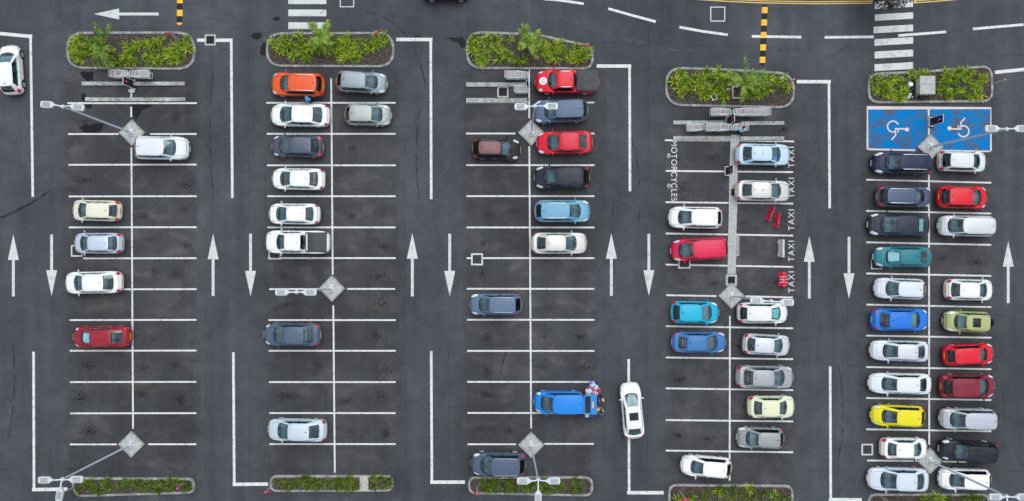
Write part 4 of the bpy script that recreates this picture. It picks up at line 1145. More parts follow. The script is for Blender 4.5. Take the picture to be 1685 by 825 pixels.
WH = (236,238,240); WH2 = (226,229,233); SV = (196,203,212); SV2 = (176,184,194); PSB = (190,203,216)
RS = CHROME
CARS = [
 ('hatch',(-2,73,40,158),'U',4,WH,'white hatchback cut off by the left picture edge, beside the white lane line',{}),
 ('suv',(223,224,313,265),'R',-1,(218,224,234),'pale silver-white crossover parked nose right beside the uppermost lamp base on the left',{'H':1.6}),
 ('hatch',(119,328,201,366),'L',-1.5,(226,224,205),'cream hatchback topmost of the four cars in the left half of the left-hand block',{}),
 ('lift',(122,383,204,418),'L',0,(196,208,224),'silver-blue hatchback standing over a painted white square, below the cream hatchback',{}),
 ('sedan',(107,445,203,485),'L',1.2,WH,'white sedan in the left-hand block above the dark red sedan',{}),
 ('sedan',(120,535,217,573.5),'L',1.0,(146,30,52),'dark red sedan with a pale shade behind its windscreen, alone in the left-hand block',{'shade':SHADE,'H':1.47}),
 ('suv',(447,120,535,161),'L',-1.5,(226,98,42),'bright orange crossover with silver roof rails under the second island',{'rails':RS,'ribs':1,'H':1.6,'tint':1}),
 ('hatch',(553,116,639,157),'R',-3.5,(140,150,160),'mid-grey hatchback with red tail lights opposite the orange crossover',{'tc':.10,'tint':1}),
 ('sedan',(445,170,544,211),'L',-1.2,WH,'white sedan directly below the orange crossover, where the person in blue stands',{}),
 ('hatch',(568,171,645,209),'R',-1,(160,170,168),'small greenish-silver hatchback facing right below the grey hatchback',{'H':1.46}),
 ('lift',(447,222,534,261),'L',-1,(78,86,104),'dark slate hatchback with red tail lights, third car down in the second block',{'tc':.10,'tint':1}),
 ('sedan',(447,276,536,314.5),'L',-1,WH,'older white sedan with red trim showing behind its glass, fourth in the second block',{'H':1.38}),
 ('sedan',(442,334,528,371),'L',-.6,WH,'older white sedan directly above the white pickup truck',{'H':1.38}),
 ('sedan',(434,531,529,570),'L',0,(84,102,122),'dark steel-blue sedan below the horizontal lamp in the second block',{}),
 ('sedan',(440,687,539,727),'L',-1,(200,214,224),'pale silver-blue sedan at the bottom of the second block',{}),
 ('suv',(877,163,968,205),'L',2,(82,104,130),'steel-blue crossover partly under a lamp head, below the red pickup',{'ribs':1}),
 ('hatch',(777,227,857,265),'R',-1.5,(42,34,38),'dark brown hatchback with a maroon roof in the third block',{'roof':None,'tint':1}),
 ('sedan',(882,215,975,256),'L',1.2,(206,16,58),'bright red sedan beside the upper lamp base of the third block',{}),
 ('hatch',(879,273,970,312),'L',0,(34,40,54),'black hatchback below the bright red sedan',{'tint':1,'H':1.52}),
 ('suv',(879,329,971,367),'R',0,(116,168,196),'light blue crossover with roof rails facing right in the third block',{'rails':RS,'ribs':1}),
 ('sedan',(873,382,966,419),'R',0,(214,212,208),'off-white sedan directly below the light blue crossover',{}),
 ('suv',(772,482,859,519),'L',0,(94,114,140),'slate-blue crossover with roof rails, alone in the left half of the third block',{'rails':RS,'ribs':1,'tc':.14}),
 ('suv',(774,742,866,783),'L',-1,(84,98,120),'dark grey-blue crossover with roof rails beside the bottom island of the third block',{'rails':RS,'ribs':1}),
 ('sedan',(1018,627,1061,723),'U',5,WH,'white sedan with a sunroof driving up the lane over the white line',{'sunroof':1,'D':.92,'C':.78}),
 ('sedan',(1209,236,1300,274),'R',-1,(190,214,230),'light blue taxi sedan in the topmost taxi bay, blue card on its dashboard',{}),
 ('sedan',(1208,296,1300,333),'R',-1,(204,205,204),'silver-grey taxi sedan with a yellow roof mark, second taxi bay',{}),
 ('hatch',(1099,339,1188,378),'L',-1,WH,'white hatchback above the crimson minivan in the fourth block',{'tint':1}),
 ('mpv',(1102,389,1198,432),'L',3.5,(212,24,84),'crimson minivan parked at a slant beside the concrete strip',{'H':1.62,'tint':1}),
 ('hatch',(1103,494,1183.5,534),'R',-1,(0,176,212),'bright cyan hatchback left of the lamp base in the fourth block',{'tint':1,'H':1.46}),
 ('hatch',(1212,497,1296.5,533),'R',-.6,WH2,'silver-white hatchback under the lamp heads, opposite the cyan hatchback',{'tint':1,'shade':mat('teal_shade',(0.25,0.62,0.60,1),.5,var=.5,scale=3)}),
 ('sedan',(1104,546,1195,580),'R',-.5,(66,122,178),'medium blue sedan directly below the cyan hatchback',{}),
 ('lift',(1220,547,1300.5,587),'R',-3,(208,214,222),'silver hatchback parked at a slight slant beside the medium blue sedan',{}),
 ('sedan',(1210,600,1306,640),'R',-1,(164,168,174),'mid-grey sedan in the right half of the fourth block',{}),
 ('sedan',(1229,650,1307.5,688),'R',0,(222,226,194),'small pale green sedan below the mid-grey sedan',{'H':1.42}),
 ('hatch',(1211,701,1289,738.5),'L',-1.5,(152,156,160),'mid-grey hatchback facing left, lowest car in the right half of the fourth block',{'tint':1}),
 ('hatch',(1118,746,1204.5,788),'L',-4.5,WH,'white hatchback parked crooked just above the bottom island of the fourth block',{'tint':1}),
 ('suv',(1433,250,1530,289),'L',-1,(30,42,72),'navy blue off-roader directly below the left blue accessible bay',{'rails':RS,'ribs':1,'tint':1,'H':1.75}),
 ('hatch',(1542,248,1623,284.5),'R',-2,(214,220,226),'silver-white hatchback directly below the right blue accessible bay',{'tint':1}),
 ('suv',(1440,306,1532,343),'R',-1,(74,86,112),'slate grey station wagon with roof rails and yellow rear plate below the navy off-roader',{'rails':RS,'ribs':1,'tint':1,'H':1.62}),
 ('hatch',(1541,305,1624.5,345.5),'R',-1.5,(214,10,50),'red hatchback directly below the topmost silver-white hatchback in the right-hand block',{'tint':1}),
 ('sedan',(1427,350,1528,390.5),'L',-1,(36,44,64),'long navy sedan with a greenish rear window',{'H':1.43}),
 ('mpv',(1542,354,1634,390.5),'L',-1,(204,208,214),'silver minivan directly below the red hatchback near the top of the right-hand block',{'tint':1,'H':1.66}),
 ('sedan',(1436,406,1531,440),'L',-.5,(8,118,130),'teal green old sedan with a white sunshade, over a painted outline',{'shade':WHITEP,'H':1.38}),
 ('hatch',(1437,456,1521,494),'L',-2,(212,218,228),'silver hatchback directly below the teal green sedan',{}),
 ('lift',(1553,458,1634,496),'R',-1,(232,234,236),'white hatchback directly above the olive green off-roader',{}),
 ('sedan',(1432,507,1528,545),'R',0,(0,122,214),'vivid blue sedan in the right-hand block',{}),
 ('suv',(1550,510,1625,548),'L',-2,(166,174,122),'olive green small off-roader with sunroof and rear spare wheel',{'sunroof':1,'H':1.66}),
 ('sedan',(1430,558,1527.5,596),'L',-1.5,(206,214,224),'silver sedan directly below the vivid blue sedan',{}),
 ('hatch',(1550,563.5,1635.5,602.5),'R',2.5,(214,14,56),'red hatchback turned slightly upward, directly below the olive green off-roader',{'tint':1}),
 ('sedan',(1427.5,612,1531,649.5),'L',-1,(218,226,234),'silver-white sedan directly above the yellow hatchback',{}),
 ('hatch',(1545,615,1636.5,655),'R',0,(124,28,54),'dark maroon hatchback in the right-hand block',{'H':1.55,'tint':1}),
 ('hatch',(1431,664,1520,703.5),'L',-2,(226,216,30),'bright yellow hatchback between a silver sedan and a small white sedan',{'tint':1}),
 ('mpv',(1544.5,670,1635,707),'L',-1,(184,190,202),'silver minivan directly below the dark maroon hatchback',{'tint':1,'H':1.68}),
 ('sedan',(1447,719,1526,755),'R',-1,(238,240,240),'small white sedan facing right, directly below the yellow hatchback',{'H':1.40}),
 ('suv',(1543,720.5,1640.5,762),'L',-4,(26,30,42),'black off-roader parked at a slant beside the lowest right lamp base',{'tint':1,'H':1.74}),
 ('sedan',(1425.5,767,1527,809),'L',-1.5,(204,216,228),'pale silver-blue sedan, last car at the bottom of the right-hand block',{}),
 ('hatch',(1543,769,1628.5,806.5),'L',-1,WH,'white hatchback crossed by the lamp pole, bottom of the right-hand block',{'tint':1}),
 ('sedan',(694,-36,774,2.5),'R',0,(14,14,17),'black car cut off by the top edge of the picture, only its wheels showing',{}),
]
info = {}
for cdef in CARS:
    kind, box, nose, ang, colr, lab, opt = cdef
    catn = {'sedan':'car','hatch':'car','lift':'car','suv':'car','mpv':'minivan'}[kind]
    if 'taxi' in lab: catn = 'taxi'
    mt = .25 if max(colr)-min(colr) < 40 and 90 < max(colr) < 225 else 0.0
    if 'brown' in lab: opt['roof'] = paint((122,84,88))
    info[lab] = car(kind, box, nose, ang, colr, lab, catn, mt, o=opt)

def find(s): return next(v for k, v in info.items() if s in k)
# spare wheel of the olive off-roader
T, d = find('olive green small'); mb = MB(); mb.lathe([(.001,.10),(.2,.10),(.30,.08),(.33,.0),(.30,-.08),(.001,-.09)], axis='y', k=18)
me = mb.mesh('spare_wheel', RUBBER, True); o_ = link('spare_wheel', me, T); o_.location = (-d['a']-.10, 0, .85); o_.rotation_euler = (0,0,R(90))
for s_, cm_ in (('medium blue sedan directly', REDP), ('mid-grey sedan in the right', REDP), ('long navy sedan', mat('green_cloth',(0.30,0.55,0.42,1),.8,var=.3))):
    T, d = find(s_); mb = MB(); big_ = 'navy' in s_
    mb.box((d['xr0']+.34, 0, d['deck'](d['xr0']+.3,0)+.03), (.30 if big_ else .10, 1.0 if big_ else .6, .03), bev=.01); mb.build('parcel_shelf_cloth', cm_, T)
# roof marks of the two taxis, card on the dashboard
for s, m in (('light blue taxi', GREYP), ('silver-grey taxi', PLATE_Y)):
    T, d = find(s); mb = MB(); x = -.22*1; mb.box((x, 0, d['roofz'](x,0)+.03), (.13,.13,.05), bev=.02); mb.build('roof_mark', m, T)
T, d = find('light blue taxi'); mb = MB(); mb.box((d['xf0']-.36, -.36, d['deck'](d['xf0']-.36,-.3)+.06), (.26,.34,.02)); mb.build('dashboard_card', mat('blue_card',(0.02,0.25,0.75,1),.5), T)
T, d = find('older white sedan with red'); mb = MB(); mb.box((d['xf0']-.36, .1, d['deck'](d['xf0']-.36,.1)+.05), (.16,.5,.04), bev=.015); mb.build('dashboard_cloth', REDP, T)
mb = MB(); mb.box((d['xr0']+.30, 0, 1.06), (.16,.9,.05), bev=.02); mb.build('parcel_shelf_cloth', mat('coral_cloth',(0.6,0.12,0.08,1),.8), T)

# pickups ------------------------------------------------------
def pickup(box, colr, label, dark_long):
    T, d = car('pickup', box, 'L', -.6 if not dark_long else 0, colr, label, 'pickup', o={'rails': RS, 'W': 1.80, 'tint': 1})
    x1 = d['xr0']-.03 if dark_long else d['xr0']-.20
    x0 = -d['a']+(.06 if dark_long else .14)
    mb = MB(); w = d['b']-(.05 if dark_long else .10); rows = []
    hz = 1.30 if dark_long else 1.14
    for x, zz in ((x0, 1.05),(x0+.02,hz-.04),(x0+.08,hz),(x1-.08,hz),(x1-.02,hz-.04),(x1,1.05)):
        row = []
        for t in (-1,-.97,-.9,-.6,-.3,0,.3,.6,.9,.97,1):
            row.append((x, w*t, (1.05 if abs(t) == 1 else zz-.035 if abs(t) == .97 else zz + .02*(1-t*t))))
        rows.append(row)
    mb.grid(rows, flip=False)
    mb.build('bed_cover', mat('black_canvas', (0.051,0.054,0.062,1), .7, var=.25, scale=3, bump=.4), T, True, 50)
    return T, d
T, d = pickup((880,116,985,156), (216,12,56), 'red double-cab pickup with a round white badge on its bonnet and a black bed cover', True)
mb = MB(); cx, cy = d['a']-.62, -.12+.12
mb.poly([(cx+.30*math.cos(2*PI*i/28), cy+.30*math.sin(2*PI*i/28), d['deck'](cx,cy)+.03) for i in range(28)]); bdg = mb.build('bonnet_badge', WHITEP, T)
bpy.data.objects.remove(bdg)
mb = MB()
for i in range(6):
    for j in range(28):
        r0, r1 = .30*i/6, .30*(i+1)/6; a0, a1 = 2*PI*j/28, 2*PI*(j+1)/28
        q = [(cx+r_*math.cos(t), cy+r_*math.sin(t)) for r_, t in ((r0,a0),(r1,a0),(r1,a1),(r0,a1))]
        mb.quad(*[(x,y,d['deck'](x,y)+.012) for x,y in q])
bdg = mb.build('bonnet_badge', WHITEP, T)
me = text_mesh('G', .24, .30); me.materials.clear(); me.materials.append(REDP)
for v in me.vertices:
    v.co.x, v.co.y = cx - v.co.x, cy - v.co.y
    v.co.z = d['deck'](v.co.x, v.co.y) + .019
gl = link('badge_letter', me, bdg)
T, d = pickup((437,379,544,418.5), WH, 'white double-cab pickup with a black bed cover and roll bar', False)
mb = MB(); x = d['xr0']-.14
mb.tube([(x,-.78,1.1),(x,-.72,1.42),(x,.72,1.42),(x,.78,1.1)], .035, 8); mb.tube([(x-.16,-.78,1.1),(x-.05,-.70,1.40)], .03, 6); mb.tube([(x-.16,.78,1.1),(x-.05,.70,1.40)], .03, 6); mb.build('roll_bar', BLACK, T, True)

# blue van with its tailgate raised -----------------------------
T, d = car('mpv', (877.5,641,961,681), 'L', 0, (0,138,220), 'vivid blue minivan with raised tailgate being loaded by people', 'minivan', o={'H':1.80,'openrear':1,'tint':1,'W':1.72,'A':.17,'B':.37,'C':.965,'D':.992,'tum':.11})
tg = MB(); xr, zz = d['xr1']-.02, d['H']-.05; w = d['b1']-.02
def tp(u, y): return (xr - .98*u, y*(w+.05*u), zz + .10*u)
rows = [[(tp(u,t)[0], tp(u,t)[1], tp(u,t)[2]) for t in (-1,-.93,0,.93,1)] for u in (0,.06)]
fr = MB()
def slab(mb_, u0, u1, t0, t1, th=.05):
    P_ = [tp(u0,t0), tp(u1,t0), tp(u1,t1), tp(u0,t1)]
    top = [(p[0],p[1],p[2]) for p in P_]; bot = [(p[0],p[1],p[2]-th) for p in P_]
    mb_.poly(top); mb_.poly(bot[::-1])
    for i in range(4): mb_.quad(bot[i], bot[(i+1)%4], top[(i+1)%4], top[i])
slab(fr,0,.07,-1,1); slab(fr,.07,.50,-1,-.88); slab(fr,.07,.50,.88,1); slab(fr,.50,1,-1,1,.08)
tgo = fr.build('tailgate', d['P'], T)
gl = MB(); slab(gl,.075,.495,-.87,.87,.02); gl.build('rear_window', GLASS_D, tgo)
pl = MB(); pc = tp(.68,0); pl.box((pc[0],pc[1],pc[2]+.012),(.13,.5,.02)); pl.build('rear_number_plate', PLATE_Y, tgo)
st = MB()
for s in (-1,1): st.tube([(xr-.05, s*w*.95, zz-.5), tp(.4, s*.9)], .012, 5)
st.build('gas_strut', BLACK, tgo)

# ------------------------------------------------------------------ lamps
def lamp(bx, by, jx, jy, heads, label, hh=9.46, shot=0):
    b_ = G(bx, by); t = thing('street_lamp', (b_.x, b_.y, 0), 0, label, 'street lamp')
    j = G(jx, jy, hh) - b_
    mb = MB(); hd = 1.07
    def sq(rad, z): return [(rad,0,z),(0,rad,z),(-rad,0,z),(0,-rad,z)]
    rows = [sq(hd,0), sq(hd,.13), sq(hd-.03,.15), sq(hd-.16,.15), sq(hd-.17,.135)]
    mb.grid(rows, closed=True); mb.build('diamond_kerb', CONCD, t)
    mb = MB(); mb.poly(sq(hd-.171,.14)); mb.build('diamond_pad', CONC, t)
    mb = MB(); mb.box((0,0,.17),(.58,.58,.05), bev=.01)
    mb.build('base_plate', mat('pale_plate',(0.55,0.56,0.56,1),.8,var=.25,scale=6), t)
    for sx_ in (-1,1):
        for sy_ in (-1,1):
            mb = MB(); mb.lathe([(.05,.195),(.05,.245),(.001,.25)], c=(sx_*.19, sy_*.19, 0), k=6); mb.build('anchor_bolt', mat('bolt_steel',(0.25,0.25,0.24,1),.6,.5), t)
    mb = MB(); P_ = [Vector((0,0,.19)).lerp(Vector(j), u) for u in (0,.03,.031,.25,.5,.75,1)]
    mb.tube(P_, [.14,.14,.088,.083,.075,.068,.06], 12); mb.build('pole', POLEM, t, True)
    mb = MB(); mb.lathe([(.13,-.12),(.15,-.08),(.15,.05),(.09,.14),(.001,.16)], c=tuple(j), k=10)
    mb.box((0.0,-.12,1.0),(.14,.06,.35))
    mb.build('pole_cap', HEADM, t, True)
    for (hx, hy, ax, ay) in heads:   # centre of head, direction away from the joint
        c = G(hx, hy, hh+.12) - b_; dv = Vector((ax, ay, 0)).normalized(); rz = math.atan2(dv.y, dv.x)
        mb = MB(); e = c - dv*.48; mid = Vector(j).lerp(e, .5) + Vector((0,0,.10))
        mb.tube([tuple(j), tuple(mid), tuple(e + Vector((0,0,.02)))], [.055,.05,.045], 8); mb.build('arm', POLEM, t, True)
        # housing: paddle outline
        out = [(-.62,.07),(-.52,.09),(-.34,.25),(-.22,.285),(.44,.285),(.54,.24),(.58,.13)]
        ring = out + [(x,-y) for x, y in out[::-1]]
        hb = MB(); rws = []
        for (ins, z) in ((.03,-.09),(0,-.05),(0,.02),(.03,.07),(.09,.085)):
            rws.append([(x*(1-ins*.9), y*(1-ins*1.6), z) for x, y in ring])
        hb.grid(rws, closed=True); hb.poly(rws[-1]); hb.poly(rws[0][::-1])
        ho = hb.build('lamp_head', HEADM, t, True, 35); ho.location = c; ho.rotation_euler = (0,0,rz); ho.scale = (.86,.84,1)
        fb = MB()
        for k in range(-4,5): fb.box((.10, k*.048, .098), (.60,.022,.026))
        fb.build('cooling_fins', HEADR, ho)
        lb = MB(); lb.box((.1,0,-.10),(.66,.42,.02)); lb.build('lens', LAMPCLEAR, ho)
lamp(218,219,104,176,[(79,172.5,-1,.05),(127,176.5,1,-.15)],'two-headed street lamp in the upper left, pole leaning over empty bays',)
lamp(546.5,475,488,481,[(465,481,-1,0),(509,481,1,0)],'two-headed street lamp in the second block above the steel-blue sedan')
lamp(874,219,880,175,[(858.5,176,-1,0),(906,175,1,0)],'two-headed street lamp reaching over the steel-blue crossover')
lamp(1203,487,1269,496,[(1246,495,-1,.05),(1294,497.5,1,-.05)],'two-headed street lamp at the foot of the concrete strip by the taxi bays')
lamp(1530,242.5,1656,213,[(1632.5,212,-1,0),(1679.5,212,1,0)],'two-headed street lamp standing at the corner of the blue accessible bays')
lamp(217,731,103,789,[(75,790,-1,0),(125,789,1,0),(98.5,813,-.15,-1)],'three-headed street lamp in the lower left over the bottom-left island')
lamp(874,732,885.5,789.5,[(862.5,791.5,-1,0),(910,791.5,1,0),(885.5,818,0,-1)],'three-headed street lamp in the lower middle over the planted island')
lamp(1529,758,1656,817,[(1639,818,-1,0),(1682,818,1,0),(1656,841,0,-1)],'three-headed street lamp in the lower right, pole crossing a white hatchback')

# ------------------------------------------------------------------ kerb strips of the trolley bays, walkway
def strip(x0, x1, y, w, label):
    p, q = G(x0, y), G(x1, y); n = max(1, round((q.x-p.x)/1.2)); mb = MB(); l = (q.x-p.x)/n
    for i in range(n):
        mb.box((p.x+l*(i+.5), p.y, .07), (l-.02, w/S, .14), bev=.025, mi=0)
    for i in range(n+1):
        if 0 < i < n: mb.box((p.x+l*i, p.y, .145), (.16, w/S*.5, .012), mi=1)
    tag(mb.build('concrete_wheel_stop', [STRIPM, CONC]), label, 'kerb strip')
STRIPM = island_rand_mat('strip_concrete', (0.27,0.285,0.28,1), (0.42,0.43,0.42,1), .9, .35, 3)
strip(135,305,138.3,6.3,'grey concrete strip nearest the top-left island, in its trolley bay')
strip(141,306,164.2,6.3,'grey concrete strip lower of the two in the top-left trolley bay')
strip(767,865,140,7.2,'grey concrete strip above the drain cover left of the red pickup')
strip(767,868,166,8,'grey concrete strip below the drain cover left of the red pickup')
strip(1107,1193,202.3,6.5,'grey concrete strip left of the black board, between the two trolley rows')
strip(1219,1290,203.3,6.5,'grey concrete strip right of the black board, below the long trolley row')
strip(1107,1202,227.7,6.8,'grey concrete strip above the word MOTORCYCLES')
strip(1217,1290,228.3,6.3,'grey concrete strip above the light blue taxi')
mb = MB(); p = G(138,160); mb.box((p.x,p.y,.05),(.26,.52,.1)); tag(mb.build('steel_box', BLACK), 'small black box at the left end of a concrete strip', 'box')
# concrete walkway
mb = MB()
cl = [(1210,222),(1207.5,262),(1206.5,300),(1206,340),(1205,380),(1204.5,420),(1203.8,455)]
P_ = [G(*p) for p in cl]; rnd = random.Random(3)
A_, B_ = [], []
for i in range(len(P_)-1):
    for k in range(8):
        p = P_[i].lerp(P_[i+1], k/8); A_.append((p.x-.33+rnd.uniform(-.015,.015), p.y)); B_.append((p.x+.33+rnd.uniform(-.015,.015), p.y))
mb.grid([[(x,y,0) for x,y in A_],[(x,y,.025) for x,y in A_],[(x,y,.025) for x,y in B_],[(x,y,0) for x,y in B_]])
struct('concrete_strip_path', mb, CONC)
mb = MB(); p = G(1209.5, 398); mb.box((p.x+.10,p.y-.3,.01),(.5,1.7,.012)); struct('concrete_patch', mb, CONCD)
for (px,py) in ((1100.5,256.5),(1101,306)):
    rr_ = [G(px+4*math.cos(t)*random.uniform(.7,1.1), py+4.2*math.sin(t)*random.uniform(.8,1.1)) for t in [-2*PI*i/11 for i in range(11)]]
    mb = MB(); mb.poly([(q.x,q.y,.003) for q in rr_]); struct('concrete_patch', mb, CONCD)

# ------------------------------------------------------------------ boards
def board(px, py, label, w=.62, hgt=1.75, mark=PINKP):
    p = G(px, py); t = thing('sign_board', (p.x, p.y, 0), 0, label, 'sign')
    mb = MB(); mb.box((0,0,.04),(.36,w+.30,.08)); mb.build('base', BLACK, t)
    mb = MB()
    for y in (-w/2-.05, w/2+.05): mb.box((.0,y,.10),(.34,.05,.05))
    mb.box((-.17,0,.10),(.05,w+.15,.05)); 
    for y in (-w/2, w/2): mb.tube([(0,y,.08),(0,y,hgt+.05)], .025, 6)
    mb.tube([(0,-w/2,hgt+.05),(0,w/2,hgt+.05)], .025, 6)
    mb.build('frame', mat('white_steel',(0.66,0.67,0.68,1),.5), t)
    mb = MB(); mb.box((0,0,.12+hgt/2),(.03,w-.06,hgt-.12)); mb.build('panel', mat('black_panel',(0.012,0.013,0.015,1),.35), t)
    for s in (-1,1):
        mb = MB(); mb.box((s*.018,0,hgt*.80),(.006,.18,.16)); mb.box((s*.018,.0,hgt*.62),(.006,.26,.05)); mb.build('panel_mark', mark, t)
    return t
board(1531.5, 201, 'black free-standing sign board on a white frame between the two blue accessible bays', mark=mat('lilac_mark',(0.45,0.25,0.5,1),.5))
board(1198, 199.5, 'black sign board between the trolley rows of the fourth block')
board(1196, 282, 'black sign board in a white frame on the left edge of the concrete strip')
board(221, 140, 'black sign board with a pale edge in the top-left trolley bay')
board(869.5, 140, 'black sign board seen edge-on at the trolley rail left of the red pickup', mark=WHITEP)
# round grey foot beside the top-left board
mb = MB(); p = G(217,150); mb.lathe([(.22,0),(.22,.06),(.16,.10),(.001,.12)], k=16); o_ = mb.build('stone_disc', GREYP, None, True); o_.location = (p.x,p.y,0); o_.scale = (1.2,.75,1); tag(o_, 'pale round foot lying below the top-left black board', 'stone disc')
mb = MB(); p = G(1207,258); mb = MB(); q = G(1206.5,317); mb.box((q.x-.05,q.y,.03),(.22,.55,.06)); tag(mb.build('cable_box', BLACK), 'small black box at the edge of the concrete strip behind the silver-grey taxi', 'box')
# trolley rail near the red pickup
t = thing('trolley_rail', G(870.5,142), 0, 'galvanised rail on posts at the end of the trolley bay left of the red pickup', 'rail')
mb = MB(); mb.tube([(0,-1.1,1.0),(0,1.05,1.0)], .035, 6); mb.tube([(0,-1.1,.55),(0,1.05,.55)], .025, 6); mb.build('handrail', STEEL, t, True)
for y in (-1.1,0,1.05):
    mb = MB(); mb.tube([(0,y,0),(0,y,1.0)], .035, 6); mb.build('post', STEEL, t, True)

# ------------------------------------------------------------------ small road signs
def sign(px, py, label, face, shape='round', rz=0, hgt=2.4, size=.30, rim=None):
    p = G(px, py); t = thing('road_sign', (p.x,p.y,.09), rz, label, 'road sign')
    mb = MB(); mb.tube([(0,0,0),(0,0,hgt)], .035, 8); mb.build('post', STEEL, t, True)
    mb = MB(); n = 8 if shape == 'oct' else 24 if shape == 'round' else 4; a0 = PI/8 if n == 8 else PI/4 if n == 4 else 0
    F = [(size*math.cos(a0+2*PI*i/n)*(1 if n != 4 else .8), size*math.sin(a0+2*PI*i/n)*(1 if n != 4 else 1.5)) for i in range(n)]
    fr_ = [(x, -.045, hgt-.28+z) for x, z in F]; bk = [(x, -.065, hgt-.28+z) for x, z in F]
    mb.poly(fr_); mb.poly(bk[::-1])
    for i in range(n): mb.quad(fr_[i], bk[i], bk[(i+1)%n], fr_[(i+1)%n])
    so = mb.build('sign_plate', face, t)
    if shape in ('round','oct'):
        mb = MB(); mb.box((0,-.069,hgt-.28),(size*1.25,.005,size*.28)); mb.build('sign_bar', WHITEP, so)
    return t
sign(297,67,'red round road sign on a grey post at the right end of the top-left island', REDP, 'round', R(10))
sign(628,66,'red road sign at the right end of the island above the orange car', REDP, 'oct', R(35))
sign(961,86,'red road sign at the right tip of the tapering island', REDP, 'round', R(0))
sign(1287,142,'red road sign at the right end of the island above the long trolley row', REDP, 'round', R(15), 2.5)
sign(1619,143,'red road sign on a long grey post at the right end of the accessible-bay island', REDP, 'round', R(20), 2.6)
sign(463,71,'small blue road sign at the left end of the island above the orange car', BLUES, 'square', R(75), 1.9, .22)
sign(1440,134,'small blue road sign at the left end of the island above the accessible bays', BLUES, 'square', R(55), 1.9, .24)
sign(302,796,'bright pink sign on a short post at the right end of the bottom-left island', mat('magenta_face',(0.75,0.03,0.35,1),.45), 'square', R(80), 1.2, .26)
sign(452,795,'red round road sign at the left end of the island with the concrete slab', REDP, 'round', R(10), 2.3)
sign(786,800,'red round road sign leaning over the kerb of the island under the three-headed lamp', REDP, 'round', R(-30), 2.0)
sign(1117,806,'red road sign at the bottom edge in the island below the crooked white hatchback', REDP, 'round', R(0), 2.4)
sign(124,800,'red road sign half hidden under a lamp head beside the bottom-left island', REDP, 'round', R(0), 2.3)
sign(1446,815,'small blue road sign at the bottom edge in the bottom-right island', BLUES, 'square', R(30), 1.9, .24)
sign(801,64,'small white marker post at the left end of the tapering island', WHITEP, 'square', R(60), .9, .10)
sign(1278,133,'small white sign plate near the right end of the island above the long trolley row', WHITEP, 'square', R(5), 1.3, .26)

# ------------------------------------------------------------------ speed humps
def hump(px, y0, y1, first, label):
    YR = mat('yellow_rubber',(0.88,0.46,0.012,1),.6,var=.15); BR = mat('black_rubber',(0.022,0.022,0.024,1),.7)
    n = max(1, round((y1-y0)/10.35)); p0 = G(px[0], y0); p1 = G(px[1], y1)
    t = thing('speed_hump', (p0.x, p0.y, 0), 0, label, 'speed hump')
    for i in range(n):
        a = Vector((0,0,0)).lerp(p1-p0, i/n); b_ = Vector((0,0,0)).lerp(p1-p0, (i+1)/n)
        mb = MB(); prof = [(-.23,0),(-.20,.02),(-.10,.05),(0,.06),(.10,.05),(.20,.02),(.23,0)]
        g_ = -.006
        mb.grid([[(a.x+x,a.y+g_*1,z) for x,z in prof],[(b_.x+x,b_.y-g_,z) for x,z in prof]], flip=True)
        mb.poly([(a.x+x,a.y+g_,z) for x,z in prof]); mb.poly([(b_.x+x,b_.y-g_,z) for x,z in prof][::-1])
        c = (a+b_)/2; yel = (i+first) % 2 == 0
        o_ = mb.build('hump_segment', YR if yel else BR, t)
        if yel:
            mb = MB()
            for s in (-1,1): mb.lathe([(.03,.052),(.001,.056)], c=(c.x+s*.08,c.y,0), k=8)
            mb.build('bolt_hole', BR, o_)
    for (e, yy, sg) in ((p0-p0, 0, 1), (p1-p0, 1, -1)):
        mb = MB(); yel = ((0 if yy == 0 else n-1)+first) % 2 != 0
        pts = [(e.x+.22*math.cos(t_), e.y+sg*.2*math.sin(t_)) for t_ in [PI*i/8 for i in range(9)]]
        mb.poly([(x,y,.03) for x,y in (pts if sg > 0 else pts[::-1])])
        mb.build('hump_end', YR if yel else BR, t)
hump((296,295.5), -15, 37.5, 1, 'yellow and black rubber speed hump by the arrow at the top left')
hump((1258.5,1254.5), 12, 104, 0, 'yellow and black rubber speed hump across the road above the taxi block')

